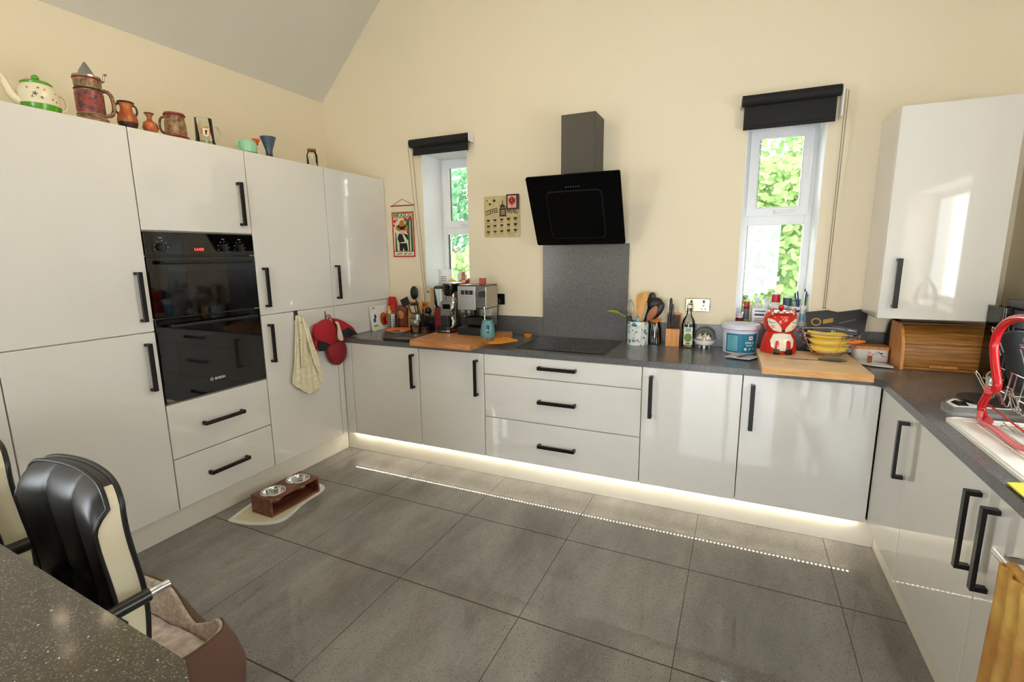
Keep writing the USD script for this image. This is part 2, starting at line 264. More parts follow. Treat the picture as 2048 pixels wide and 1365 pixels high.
def window(w, label, leftward):
    t = T('window_1' if leftward else 'window_2', label, None, ((w[0] + w[1]) / 2, 0.9, WZ0), **S)
    y0, y1, x0, x1 = 0.885, 0.95, w[0], w[1]
    for a, b in ((x0, x0 + .004), (x1 - .004, x1)): M('reveal', box(a, b, D + .002, y0, WZ0, WZ1 - .004, 0), 'reveal_paint', t)
    M('reveal', box(x0, x1, D + .002, y0, WZ1 - .004, WZ1, 0), 'reveal_paint', t)
    f = 0.036
    fz0, fz1 = WZ0 + .0015, WZ1 - .0045; x0, x1 = x0 + .0045, x1 - .0045
    M('frame', J(prism([(x0, fz0), (x1, fz0), (x1, fz1), (x0, fz1)], y1 - y0, (0, y1, 0), X_, Z_, holes=([(x0 + f, fz0 + .045), (x1 - f, fz0 + .045), (x1 - f, fz1 - f), (x0 + f, fz1 - f)],))), 'upvc', t)
    M('transom', box(x0 + f + .0005, x1 - f - .0005, y0 + .001, y1 - .001, 1.672, 1.735), 'upvc', t)
    z0, z1, h = 1.728, WZ1 - f + .012, 0.055
    a, b = x0 + f - .012, x1 - f + .012
    M('sash', prism([(a, z0), (b, z0), (b, z1), (a, z1)], .045, (0, y0 + .027, 0), X_, Z_, holes=([(a + h, z0 + h), (b - h, z0 + h), (b - h, z1 - h), (a + h, z1 - h)],)), 'upvc', t)
    M('sash_bead', J(*[tube(q, .005, 4, True) for q in ([(a + h - .004, y0 - .018, z0 + h - .004), (b - h + .004, y0 - .018, z0 + h - .004), (b - h + .004, y0 - .018, z1 - h + .004), (a + h - .004, y0 - .018, z1 - h + .004)],)]), 'upvc', t)
    M('window_handle', J(box((a + b) / 2 - .018, (a + b) / 2 + .018, y0 - .03, y0 - .018, z0 + .012, z0 + .036), box((a + b) / 2 - .01, (a + b) / 2 + .1, y0 - .045, y0 - .03, z0 + .016, z0 + .032)), 'white_plastic', t)
    M('pane', box(a + h, b - h, y0 + .004, y0 + .01, z0 + h, z1 - h, 0), 'window_glass', t)
    M('pane', box(x0 + f, x1 - f, y0 + .03, y0 + .036, WZ0 + .045, 1.672, 0), 'window_glass', t)
    M('seal', J(box(a + h, a + h + .004, y0, y0 + .02, z0 + h, z1 - h, 0), box(x0 + f, x0 + f + .005, y0 + .02, y0 + .04, WZ0 + .045, 1.672, 0)), 'steel_dark', t)
    M('sill', box(x0, x1, D - .02, y0, WZ0 - .02, WZ0 + .001, .001), 'quartz', t, label='dark quartz sill')
window(WL, 'narrow white framed window beside the coffee machine', True)
window(WR, 'narrow white framed window behind the fox jar', False)
# the window over the sink and the doors behind the viewer, out of the picture
t = T('window_3', 'window over the sink', None, (XR + .15, -1.2, 1.1), **S)
M('frame', J(*[box(XR + .2, XR + .26, a, a + .05, 1.1, 1.95) for a in (-1.9, -1.3, -0.75)], box(XR + .2, XR + .26, -1.9, -.7, 1.1, 1.15), box(XR + .2, XR + .26, -1.9, -.7, 1.9, 1.95)), 'upvc', t)
t = T('window_4', 'wide window in the left wall beyond the tall units', None, (XL - .2, -4.3, .8), **S)
M('frame', J(*[box(XL - .22, XL - .15, a, a + .06, .8, 2.1) for a in (-5.2, -4.33, -3.46)], box(XL - .22, XL - .15, -5.2, -3.4, .8, .86), box(XL - .22, XL - .15, -5.2, -3.4, 2.04, 2.1)), 'upvc', t)
t = T('door_1', 'white framed glazed doors behind the viewer', None, (2.7, YF - .1, 0.05), **S)
M('frame', J(*[box(a, a + .07, YF - .14, YF - .07, .05, 2.2) for a in (1.9, 2.665, 3.43)], box(1.9, 3.5, YF - .14, YF - .07, .05, .15), box(1.9, 3.5, YF - .14, YF - .07, 2.12, 2.2)), 'upvc', t)

# ------------------------------------------------------------------ cupboards
def handle(par, c, axis, out, L=0.245):
    """flat bar handle: c its middle on the door face, axis along the bar, out away from the door"""
    c, axis, out = np.array(c, float), np.array(axis, float), np.array(out, float); s = np.cross(axis, out)
    def b(l0, l1, s0, s1, o0, o1):
        p = np.array([c + axis * l + s * q + out * o for l in (l0, l1) for q in (s0, s1) for o in (o0, o1)]); lo, hi = p.min(0), p.max(0)
        return box(lo[0], hi[0], lo[1], hi[1], lo[2], hi[2], .001)
    h = L / 2
    M('handle', J(b(-h, h, -.0105, .0105, .027, .038), b(-h, -h + .014, -.0105, .0105, 0, .028), b(h - .014, h, -.0105, .0105, 0, .028)), 'handle_dark', par)
G = 0.0024
def front(par, name, y0, y1, z0, z1, side='left', x=None, th=0.019, hd=None):
    """a door or drawer front on one of the three runs, with its handle"""
    if side == 'left': m = box(-th, 0, y0 + G, y1 - G, z0 + G, z1 - G, .0022)
    elif side == 'back': m = box(y0 + G, y1 - G, 0, th, z0 + G, z1 - G, .0022)
    else: m = box(W, W + th, y0 + G, y1 - G, z0 + G, z1 - G, .0022)
    d = M(name, m, 'gloss_white', par)
    if hd:
        a, z, axis = hd
        if side == 'left': handle(d, (0, a, z), axis, X_)
        elif side == 'back': handle(d, (a, 0, z), axis, NY)
        else: handle(d, (W, a, z), axis, NX)
ZTT = 2.119; Y0, Y1, Y2, Y3 = -1.884, -1.2856, -.6723, -.0548
def tall(label, y0, y1, back=-.58):
    t = T('tall_cabinet', label, 'cupboard', (-.3, (y0 + y1) / 2, .15))
    return t
t = tall('tall gloss white cupboard at the left edge of the picture', -2.5, Y0)
M('carcass', box(-.585, -.022, -2.5 + .001, Y0 - .001, .15, ZTT - .002), 'carcass', t); front(t, 'door', -2.5, Y0, .15, 1.133); front(t, 'door', -2.5, Y0, 1.133, ZTT)
t = tall('tall gloss white cupboard left of the black ovens', Y0, Y1)
M('carcass', box(-.585, -.022, Y0 + .001, Y1 - .001, .15, ZTT - .002), 'carcass', t)
front(t, 'door', Y0, Y1, .15, 1.133, hd=(-1.337, .958, Z_)); front(t, 'door', Y0, Y1, 1.133, ZTT, hd=(-1.337, 1.312, Z_))
t = T('oven_housing', 'tall gloss white housing unit around the black ovens, with two drawers below', 'cupboard', (-.3, (Y1 + Y2) / 2, .15))
a, b = Y1 + .001, Y2 - .001
M('carcass', J(box(-.585, -.022, a, b, .15, .738), box(-.585, -.022, a, b, 1.637, ZTT - .002), box(-.585, -.022, a, a + .016, .738, 1.637), box(-.585, -.022, b - .016, b, .738, 1.637)), 'carcass', t)
front(t, 'door', Y1, Y2, 1.637, ZTT, hd=(-.736, 1.806, Z_)); front(t, 'drawer', Y1, Y2, .4345, .738, hd=(-.987, .588, Y_)); front(t, 'drawer', Y1, Y2, .15, .4345, hd=(-.987, .293, Y_))
t = tall('tall gloss white cupboard with the tea towel hanging on it', Y2, Y3)
M('carcass', box(-.585, -.022, Y2 + .001, Y3 - .001, .15, ZTT - .002), 'carcass', t)
front(t, 'door', Y2, Y3, .15, 1.141, hd=(-.62, .961, Z_)); front(t, 'door', Y2, Y3, 1.141, ZTT, hd=(-.62, 1.314, Z_))
t = T('tall_cabinet', 'gloss white wall-end cupboard in the left corner above the worktop', 'cupboard', (-.3, .27, .15))
M('carcass', box(-.585, -.022, Y3 + .001, .597, .15, ZTT - .002), 'carcass', t)
front(t, 'door', Y3, .598, 1.141, ZTT, hd=(-.008, 1.314, Z_)); M('end_panel', J(box(-.019, 0, Y3 + G, .597, ZT + .002, 1.141 - G), box(-.019, 0, Y3 + G, -.001, .15 + G, ZT + .002)), 'gloss_white', t)
# plinths
M('trim_1', box(-.07, -.05, -2.5, .049, 0, .149), 'plinth_white', label='white plinth under the tall units', **S)
M('trim_2', box(-.05, W + .049, .05, .068, 0, .149), 'plinth_white', label='white plinth under the hob run', **S)
M('trim_3', box(W + .05, W + .068, -2.62, .068, 0, .149), 'plinth_white', label='white plinth under the sink run', **S)
# base run under the hob
X2, X3, X4, X5, ZU = .689, 1.203, 2.2226, 2.743, .8635
def base(label, x0, x1):
    t = T('base_cabinet', label, 'cupboard', ((x0 + x1) / 2, .3, .15)); M('carcass', box(x0 + .001, x1 - .001, .021, .575, .15, ZU - .002), 'carcass', t); return t
M('trim_4', box(.001, .084 - .002, 0, .019, .15 + G, ZU - G), 'gloss_white', label='narrow white corner post beside the tall units', **S)
t = base('white base cupboard in the left corner under the coffee machine', .084, X2); front(t, 'door', .084, X2, .15, ZU, 'back', hd=(.6415, .697, Z_))
t = base('white base cupboard left of the three wide drawers', X2, X3); front(t, 'door', X2, X3, .15, ZU, 'back', hd=(1.1505, .697, Z_))
t = T('drawer_unit', 'wide white unit of three drawers under the hob', 'drawers', ((X3 + X4) / 2, .3, .15)); M('carcass', box(X3 + .001, X4 - .001, .021, .575, .15, ZU - .002), 'carcass', t)
for z0, z1, zh in ((.7266, ZU, .803), (.4357, .7266, .584), (.15, .4357, .292)): front(t, 'drawer', X3, X4, z0, z1, 'back', hd=(1.712, zh, X_))
t = base('white base cupboard right of the three wide drawers', X4, X5); front(t, 'door', X4, X5, .15, ZU, 'back', hd=(2.276, .693, Z_))
t = base('white base cupboard under the light wooden board and fox jar', X5, W); front(t, 'door', X5, W - .002, .15, ZU, 'back', hd=(2.793, .693, Z_))
# run under the sink
for y0, y1, h, lab in ((-.463, -.002, -.413, 'narrow white sink-side cupboard next to the inner corner'), (-1.095, -.463, -1.047, 'white cupboard under the sink drainer, its handle nearest the towel'), (-1.72, -1.095, -1.156, 'white appliance front with the chrome towel rail'), (-2.6, -1.72, -1.78, 'white cupboard at the near end of the sink run')):
    t = T('sink_cabinet', lab, 'cupboard', (W + .3, (y0 + y1) / 2, .15)); M('carcass', box(W + .021, XR - .02, y0 + .001, min(y1, -.004) - .001, .15, ZU - .002), 'carcass', t); front(t, 'door', y0, y1, .15, ZU, 'right', hd=(h, .696, Z_))
# worktop, upstands, splashback
XE = 3.333
poly = [(.001, -.006), (XE - .03, -.006), (XE, -.036), (XE, -2.62), (XR - .001, -2.62), (XR - .001, .598), (.001, .598)]
wt = T('worktop', 'speckled dark grey quartz worktop around the corner of the kitchen', 'worktop', (1.6, .3, ZU))
e = .002
inner = [(q[0] + (0 if q[0] < .01 else e * (1 if q[0] < 3.4 and q[1] < -.03 else 0)), q[1] + (e if -.01 < q[1] < 0 else 0)) for q in poly]
M('slab', J(prism(poly, ZT - ZU - e, (0, 0, ZU)), prism(inner, e, (0, 0, ZT - e))), 'quartz', wt, smooth=False)
M('edge', J(box(XE - .0006, XE + .0014, -2.62, -.036, ZT - .003, ZT - .0003, 0), box(.002, XE - .03, -.0074, -.0056, ZT - .003, ZT - .0008, 0)), 'quartz', wt, label='polished arris of the front edge')
t = T('upstand', 'low dark quartz upstand behind the coffee machine', 'upstand', (.7, .59, ZT)); M('upstand_strip', box(.002, 1.3975, .582, .599, ZT, 1.0405), 'quartz', t)
t = T('upstand', 'low dark quartz upstand below the right window', 'upstand', (3, .59, ZT)); M('upstand_strip', box(2.0155, XR - .002, .582, .599, ZT, 1.0405), 'quartz', t)
sp = T('splashback', 'tall dark quartz splashback between hob and black hood', 'splashback', (1.706, .59, ZT)); M('panel', box(1.3985, 2.0147, .58, .599, ZT, 1.5657), 'quartz', sp)
t = T('hob', 'flat black glass hob let into the worktop', 'hob', (1.69, .32, ZT))
M('glass_top', box(1.392, 1.99, .07, .56, ZT, ZT + .005, .002), 'hob_glass', t)
for x, y, r in ((1.53, .2, .075), (1.53, .44, .1), (1.85, .2, .1), (1.85, .44, .075)): M('cooking_zone', ring((x, y, ZT + .0052), r, .0006, 48, 4), 'grey_print', t)
for k in range(6): M('touch_control', box(1.6 + k * .035, 1.612 + k * .035, .095, .101, ZT + .005, ZT + .0055, 0), 'grey_print', t)
# wall cupboard
t = T('wall_cupboard', 'gloss white wall cupboard above the wooden bread bin', 'cupboard', (3.57, .43, 1.157))
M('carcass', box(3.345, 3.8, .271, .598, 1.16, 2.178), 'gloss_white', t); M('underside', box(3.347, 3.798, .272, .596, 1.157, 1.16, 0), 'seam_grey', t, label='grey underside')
d = M('door', box(3.346, 3.799, .25, .269, 1.159, 2.176, .0022), 'gloss_white', t); handle(d, (3.406, .25, 1.338), Z_, NY)
# LED strip under the hob run
t = T('led_strip', 'strip of tiny warm white lights under the base cupboards', 'light strip', (1.67, .03, .145))
M('tape', box(.02, W - .012, .024, .036, .1465, .1495, 0), 'white_plastic', t); n = 164
M('diode', J(*[box(.03 + k * (W - .06) / n, .037 + k * (W - .06) / n, .0265, .0335, .1445, .1465, 0) for k in range(n)]), 'led_glow', t, kind='stuff')

# ------------------------------------------------------------------ ovens
t = T('double_oven', 'black built-in double oven with a red clock and two dark glass doors', 'oven', (-.25, (Y1 + Y2) / 2, .742))
ya, yb = Y1 + .018, Y2 - .018; OX = .004
M('oven_body', box(-.55, -.02, ya, yb, .745, 1.63), 'steel_dark', t)
for z in (1.6305, .7395): M('trim_strip', box(-.02, .001, Y1 + .003, Y2 - .003, z, z + .0055), 'steel', t, label='steel trim strip')
ya, yb = Y1 + .004, Y2 - .004
M('control_panel', box(-.02, OX, ya, yb, 1.514, 1.63, .002), 'black_glass', t)
d = M('clock', prism(rrect(.115, .045, .006), .0008, (OX, -1.01, 1.557), Y_, Z_), 'black_glass_window', t)
M('digits', text('14:05', .014, (OX + .001, -1.012, 1.539), Y_, Z_, bold=True), 'digit_red', d, label='red clock digits')
for k, y in enumerate((-1.205, -.868, -.768)):
    c = (OX, y, 1.556); kn = M('knob', J(cyl(c, (OX + .018, y, 1.556), .019), box(OX + .017, OX + .024, y - .005, y + .005, 1.537, 1.575)), 'black_plastic', t)
    ms = []
    for g in range(200, -41, -40): ms.append(box(OX, OX + .0006, y + .033 * math.cos(math.radians(g)) - .004, y + .033 * math.cos(math.radians(g)) + .004, 1.556 + .033 * math.sin(math.radians(g)) - .002, 1.556 + .033 * math.sin(math.radians(g)) + .002, 0))
    M('dial_marks', J(*ms, box(OX, OX + .0006, y - .009, y + .009, 1.6, 1.606, 0)), 'grey_print', t)
def oven_door(z0, z1, wz0, wz1, hz):
    d = M('oven_door', box(-.02, OX, ya, yb, z0, z1, .0025), 'black_glass', t)
    M('oven_window', prism(rrect(.44, wz1 - wz0, .012), .0005, (OX, (ya + yb) / 2 + .005, (wz0 + wz1) / 2), Y_, Z_), 'black_glass_window', d)
    M('oven_handle', J(tube([(OX + .038, ya + .05, hz), (OX + .038, yb - .05, hz)], .0095, 12), box(OX, OX + .038, ya + .06, ya + .078, hz - .008, hz + .008), box(OX, OX + .038, yb - .078, yb - .06, hz - .008, hz + .008)), 'black_satin', d)
    return d
oven_door(1.196, 1.508, 1.235, 1.43, 1.478); d = oven_door(.747, 1.19, .85, 1.075, 1.152)
M('badge', J(text('BOSCH', .013, (OX + .0002, -.978, .8155), Y_, Z_, bold=True), tube([(OX + .0006, -1.027 + .009 * math.cos(k * .3927), .822 + .009 * math.sin(k * .3927)) for k in range(16)], .0011, 4, True), box(OX, OX + .001, -1.032, -1.022, .8205, .8235, 0)), 'white_print', d, label='pale maker lettering with a round emblem')
# ------------------------------------------------------------------ hood
t = T('cooker_hood', 'black angled glass cooker hood with a dark grey chimney', 'hood', (1.7, .45, 1.57))
top, bot = np.array([1.702, .272, 1.993]), np.array([1.702, .495, 1.567]); upv = (top - bot) / np.linalg.norm(top - bot); nrm = np.cross(X_, upv); mid = (top + bot) / 2; H = np.linalg.norm(top - bot)
M('chimney', box(1.597, 1.822, .385, .598, 1.75, 2.372), 'hood_grey', t)
M('hood_body', prism([(.505, 1.6), (.579, 1.6), (.579, 1.75), (.4, 1.93), (.345, 1.93)], .44, (1.482, 0, 0), Y_, Z_), 'black_satin', t)
gp = M('glass_panel', prism(rrect(.612, H, .012), .012, mid, X_, upv), 'hood_glass', t)
M('inset_panel', prism(rrect(.358, H * .66, .028), .006, mid + nrm * .014 - upv * .028, X_, upv), 'hood_glass', t)
M('inset_gap', prism(rrect(.372, H * .66 + .014, .033), .0008, mid + nrm * .012 - upv * .028, X_, upv), 'ink_black', t)
for k in range(6): M('touch_button', prism(disc_poly(.0035, 10), .0006, mid + nrm * .012 + np.array(X_) * (-.042 + k * .0165) + upv * (H * .335), X_, upv), 'grey_print', t)
# ------------------------------------------------------------------ blinds
def blind(label, x0, x1, z0, z1, y, big):
    t = T('roller_blind', label, 'blind', ((x0 + x1) / 2, .56, z0)); r = .03
    yc = y + r; zc = z1 - r
    M('roll', cyl((x0 + .012, yc, zc), (x1 - .012, yc, zc), r, 28), 'blind_black', t)
    for a in (x0, x1 - .006): M('bracket', box(a, a + .006, yc - .02, .598, zc - .03, zc + .03), 'white_plastic', t)
    M('fabric', box(x0 + .025, x1 - .025, yc + .012, yc + .015, z0, zc, 0), 'blind_black', t); M('bottom_bar', box(x0 + .025, x1 - .025, yc + .007, yc + .02, z0, z0 + .02, .004), 'blind_black', t)
    if big: M('side_channel', box(x1 - .003, x1 + .003, .52, .598, z0 + .02, z1), 'reveal_paint', t)
    xs = x0 - .006 if not big else x1 + .01
    zb = 1.06 if not big else 1.17
    M('chain', J(tube([(xs, yc - .01, zc), (xs + (.06 if not big else .004), .585, zb)], .0022, 6), tube([(xs + .016, yc + .02, zc), (xs + (.075 if not big else .014), .59, zb)], .0022, 6), ring((xs + (.0675 if not big else .009), .5875, zb), .008, .0022, 12)), 'cord_grey', t)
blind('short black roller blind, almost fully rolled up, over the coffee-side window', .314, .85, 2.262, 2.378, .5, False)
blind('wider black roller blind, hanging lower, over the fox-side window', 2.636, 3.143, 2.2, 2.385, .5, True)
# ------------------------------------------------------------------ lamps above (out of the picture, seen as reflections)
for k, (x, y) in enumerate(((1.37, -1.36), (1.10, -1.22), (.96, -1.5), (.82, -1.16))):
    z = 2.75; zc = ZE + (x - XL) - .003; w = ('nearest the sink', 'nearest the hob', 'nearest the island', 'nearest the tall units')[k]
    t = T('pendant_lamp', 'small pendant lamp on a thin cord, ' + w, 'lamp', (x, y, z), group=None)
    M('cord', tube([(x, y, z + .09), (x, y, zc)], .003, 6), 'cord_grey', t); M('shade', lathe([(.012, .1), (.03, .09), (.055, .03), (.05, .03), (.026, .085), (.01, .095)], (x, y, z), 24), 'chrome', t)
    l = UsdLux.SphereLight.Define(stage, t + '/bulb_light'); l.CreateRadiusAttr(.035); l.CreateIntensityAttr(LAMP_INTENSITY); l.CreateColorAttr(Gf.Vec3f(*LAMP_COLOR))

# ================================================================== outdoors
M('lawn', box(-14, 14, 1.2, 16, -.4, -.3, 0), 'soil', label='green garden ground outside the windows', cat='lawn')
def shrub(label, c, size, n, leaf, m, seed, stems):
    r = np.random.default_rng(seed); t = T('garden_shrub', label, 'shrub', (c[0], c[1], -.3))
    P = r.normal(0, 1, (n, 3)); P /= np.linalg.norm(P, axis=1, keepdims=True); P *= r.uniform(.55, 1.0, (n, 1)) ** .5
    P = P * size; P[:, 1] -= .12 * np.abs(meshkit.fbm(P * 1.4)) if hasattr(meshkit, 'fbm') else 0; P += c
    P = P[P[:, 2] > .02]; n = len(P)
    nrm = r.normal(0, .55, (n, 3)) + [0, -1.0, .55]; nrm /= np.linalg.norm(nrm, axis=1, keepdims=True)
    a = np.cross(nrm, r.normal(0, 1, (n, 3))); a /= np.linalg.norm(a, axis=1, keepdims=True); b = np.cross(nrm, a)
    s = leaf * r.uniform(.6, 1.25, (n, 1)); shape = [(0, -.5, 0), (.42, -.12, .06), (.3, .3, .03), (0, .55, -.05), (-.3, .3, .03), (-.42, -.12, .06)]
    V = np.stack([P + s * (x * a + y * b + z * nrm) for x, y, z in shape], 1).reshape(-1, 3)
    F = (np.arange(n)[:, None, None] * 6 + np.array([(0, 1, 2), (0, 2, 3), (0, 3, 4), (0, 4, 5)])[None]).reshape(-1, 3)
    M('foliage', trimesh.Trimesh(V, F, process=False), m, t, smooth=False, kind='stuff')
    for k in range(stems):
        x, y = c[0] + r.uniform(-.7, .7) * size[0] * .8, c[1] + r.uniform(-.5, .5) * size[1]
        M('stem', tube(curve([(x, y, -.29), (x + r.uniform(-.2, .2), y, .6), (x + r.uniform(-.5, .5), y + .1, 1.6), (x + r.uniform(-.8, .8), y, c[2] + size[2] * .5)], 14), np.linspace(.035, .01, 14), 6), 'bark', t)
shrub('light green broad-leaved shrub close behind the right window', (3.1, 4.3, 1.1), (1.5, .7, 1.55), 7500, .1, 'leaf_light', 3, 7)
shrub('pale climbing shrub higher up behind the right window', (2.9, 5.6, 2.9), (1.9, .6, 1.3), 3600, .12, 'leaf_light', 4, 4)
shrub('dark green shrub in shade behind the right window', (3.5, 8.2, .9), (3.0, .6, 2.1), 4000, .16, 'leaf_dark', 5, 4)
shrub('mid green garden tree seen through the coffee-side window', (-.9, 5.0, 1.3), (1.5, .8, 2.1), 6000, .1, 'leaf_dark', 6, 6)
shrub('yellow green bush low outside the coffee-side window', (-.6, 3.6, .75), (.9, .5, .9), 1800, .11, 'leaf_light', 8, 4)

# ================================================================== on top of the tall units
zt = ZTT
def mug_handle(c, a, r0, z0, z1, out, w=.008, n=14):
    """loop handle in the vertical plane of direction a"""
    d = np.array([math.cos(a), math.sin(a), 0.0]); c = np.array(c, float)
    q = [c + d * (r0 + o) + np.array([0, 0, z]) for o, z in ((-.006, z1), (out * .75, z1 - .004), (out, (z0 + z1) / 2 + .01), (out * .8, z0 + .012), (-.006, z0))]
    return tube(curve(q, n), w, 8)
c = (-.1, -1.562, zt)
t = T('teapot', 'cream teapot with green lid and green base band, floral pattern', 'teapot', c)
pr = [(.055, .0), (.066, .004), (.071, .03), (.072, .06), (.066, .09), (.05, .112), (.042, .118)]; pf = prof_r(pr)
M('pot', lathe([(0, 0)] + pr + [(0, .118)], c, 36), 'pot_cream', t)
M('base_band', lathe([(.0555, -.0001), (.067, .0035), (.0722, .028), (.071, .03), (.06, .03)], c, 36), 'green_glaze', t)
ld = M('lid', lathe([(.05, .112), (.052, .119), (.044, .126), (.02, .133), (0, .135)], c, 32), 'green_glaze', t); M('knob', ell((c[0], c[1], c[2] + .143), (.013, .013, .012)), 'green_glaze', ld)
M('spout', tube(curve([(c[0], c[1] - .055, zt + .03), (c[0], c[1] - .085, zt + .05), (c[0], c[1] - .1, zt + .09), (c[0] + .0, c[1] - .117, zt + .125)], 16), np.linspace(.019, .009, 16), 12), 'pot_cream', t)
M('handle', mug_handle(c, math.pi / 2, .066, .022, .09, .034, .007), 'pot_cream', t)
for k, (u, z, m, sz) in enumerate(((-.035, .088, 'rose', .006), (.02, .086, 'rose', .005), (.045, .052, 'mexico_red', .006), (-.012, .065, 'packet_grey', .014), (.0, .09, 'packet_grey', .007), (-.022, .052, 'packet_grey', .007), (.008, .052, 'packet_grey', .009), (.062, .08, 'terracotta', .005), (.06, .045, 'packet_grey', .006))):
    q = [(u + sz * (1 + .5 * (-1) ** i) * math.cos(i * math.pi / 5) * .6, z + sz * (1 + .5 * (-1) ** i) * math.sin(i * math.pi / 5) * .6) for i in range(10)]
    M('flower', decal(q, c, pf, -.35, .0008), m, t)
c = (-.085, -1.378, zt)
t = T('beer_stein', 'tall painted pottery beer stein with a pointed pewter lid', 'stein', c)
M('base', lathe([(0, 0), (.062, 0), (.062, .016), (.054, .026), (0, .026)], c, 36), 'stein_clay', t)
M('body', lathe([(.05, .02), (.0505, .16), (.052, .192), (.0, .192)], c, 36), 'stein_clay', t)
M('relief_band', lathe([(.0502, .04), (.0535, .048), (.0535, .125), (.0502, .135)], c, 36), 'stein_relief', t)
for z, m in ((.034, 'stein_brown'), (.142, 'packet_black'), (.188, 'red_dark')): M('ring', ring((c[0], c[1], zt + z), .0515, .0032, 36), m, t)
M('lid', lathe([(.053, .192), (.052, .2), (.03, .208), (.026, .222), (.016, .24), (.005, .26), (0, .264)], c, 32), 'steel', t)
M('handle', mug_handle(c, math.pi / 2 - .1, .05, .045, .15, .042, .009), 'stein_brown', t)
M('thumb_lever', tube(curve([(c[0], c[1] + .05, zt + .195), (c[0], c[1] + .068, zt + .2), (c[0], c[1] + .07, zt + .222), (c[0], c[1] + .082, zt + .232)], 10), .0045, 8), 'steel', t)
c = (-.08, -1.232, zt)
t = T('pottery_jug', 'two-handled terracotta pottery jug with a dark base', 'jug', c)
M('body', vessel([(.024, 0), (.036, .015), (.042, .042), (.038, .068), (.026, .086), (.024, .105), (.029, .12), (.032, .126)], .004, c, 32), 'terracotta', t)
M('dark_glaze', lathe([(.0245, .0005), (.0366, .015), (.0416, .034), (.035, .03), (.02, .0005)], c, 32), 'terracotta_dark', t); M('rim', ring((c[0], c[1], zt + .126), .031, .004, 32), 'terracotta_dark', t)
for a in (math.pi / 2 - .3, -math.pi / 2 - .3): M('handle', mug_handle(c, a, .028, .066, .116, .014, .0045), 'terracotta_dark', t)
c = (-.08, -1.13, zt)
t = T('bud_vase', 'small round terracotta bud vase with a flared neck', 'vase', c)
M('body', vessel([(.016, 0), (.027, .01), (.034, .034), (.028, .056), (.011, .07), (.01, .084), (.02, .101)], .003, c, 32), 'terracotta', t)
M('dark_patch', J(decal(disc_poly(.016, 16, .03, .04, .8, 1.2), c, prof_r([(.016, 0), (.027, .01), (.034, .034), (.028, .056), (.011, .07)]), -.1, .001), lathe([(.0165, .0), (.0275, .0095), (.026, .0095), (.015, .001)], c, 24)), 'terracotta_dark', t); M('rim', ring((c[0], c[1], zt + .101), .019, .0026, 28), 'terracotta_dark', t)
c = (-.08, -1.003, zt)
t = T('pottery_tankard', 'brown relief pottery tankard without a lid', 'tankard', c)
M('body', vessel([(.055, 0), (.056, .014), (.049, .022), (.047, .06), (.044, .11), (.046, .132)], .004, c, 36), 'stein_brown', t); M('relief_band', lathe([(.049, .028), (.0505, .034), (.0475, .09), (.045, .096)], c, 36), 'stein_clay', t)
M('foot_ring', ring((c[0], c[1], zt + .01), .055, .0045, 36), 'red_dark', t); M('rim', ring((c[0], c[1], zt + .122), .0455, .005, 36), 'red_dark', t); M('handle', mug_handle(c, math.pi + .6, .044, .03, .11, .03, .006), 'stein_brown', t)
c = (-.08, -.845, zt)
t = T('glass_tankard', 'clear glass beer mug printed with a small crest', 'glass mug', c); gp_ = [(.05, 0), (.05, .012), (.046, .03), (.043, .142)]
M('glass', vessel(gp_, .0035, c, 32), 'clear_glass', t); M('thick_base', lathe([(0, .004), (.0455, .004), (.0455, .02), (0, .022)], c, 32), 'smoke_plastic', t); M('handle', mug_handle(c, math.pi / 2 - .35, .043, .03, .105, .032, .0055), 'clear_glass', t)
f_ = prof_r(gp_); e_ = M('crest', decal([(-.014, .05), (0, .04), (.014, .05), (.017, .085), (.0, .095), (-.017, .085)], c, f_, -.45, .0008), 'mexico_white', t, label='printed crest')
M('crest_crown', decal([(-.014, .084), (.014, .084), (.018, .098), (.006, .092), (0, .104), (-.006, .092), (-.018, .098)], c, f_, -.45, .0012), 'gold_print', e_); M('crest_bear', decal([(-.004, .052), (.004, .05), (.003, .062), (.008, .07), (.002, .078), (-.005, .07)], c, f_, -.45, .0016), 'ink_black', e_); M('crest_ribbon', J(decal([(-.024, .056), (-.017, .05), (-.015, .08), (-.022, .085)], c, f_, -.45, .001), decal([(.02, .05), (.024, .056), (.021, .085), (.016, .08)], c, f_, -.45, .001)), 'orange_glaze', e_)
c = (-.08, -.577, zt)
t = T('mint_cup', 'rounded mint green cup with its handle to the left', 'cup', c)
M('body', vessel([(.028, 0), (.046, .012), (.052, .04), (.048, .066), (.04, .078)], .004, c, 32), 'mint_glaze', t); M('handle', mug_handle(c, -math.pi / 2 - .2, .046, .025, .068, .022, .006), 'mint_glaze', t)
c = (-.055, -.448, zt)
t = T('flared_vase', 'slate blue vase flaring from a narrow foot', 'vase', c)
M('body', vessel([(.02, 0), (.019, .02), (.021, .045), (.034, .085), (.047, .122)], .004, c, 32, sy=1.0), 'blue_glaze', t); M('foot', lathe([(0, .0), (.0205, 0), (.0195, .02), (0, .02)], c, 28), 'terracotta_dark', t)
c = (-.1, -.505, zt)
t = T('orange_ornament', 'little orange knobbly ornament between mint cup and blue vase', 'ornament', c); M('stand', cyl(c, (c[0], c[1], zt + .08), .008, 12, .006), 'orange_glaze', t)
M('cluster', J(*[ell((c[0] + dx, c[1] + dy, zt + .09 + dz), .012, 1) for dx, dy, dz in ((0, 0, 0), (.01, .01, .008), (0, -.012, .006), (.004, .004, -.012), (-.008, .006, .01))]), 'orange_glaze', t)
c = (-.08, -.073, zt)
t = T('small_glass_jar', 'small empty glass jar with a brown lid at the far end of the tall units', 'jar', c)
M('glass', vessel([(.034, 0), (.037, .01), (.037, .08), (.028, .1), (.026, .112)], .0025, c, 28), 'clear_glass', t); M('lid', lathe([(0, .106), (.029, .106), (.029, .12), (0, .121)], c, 28), 'brown_cork', t)

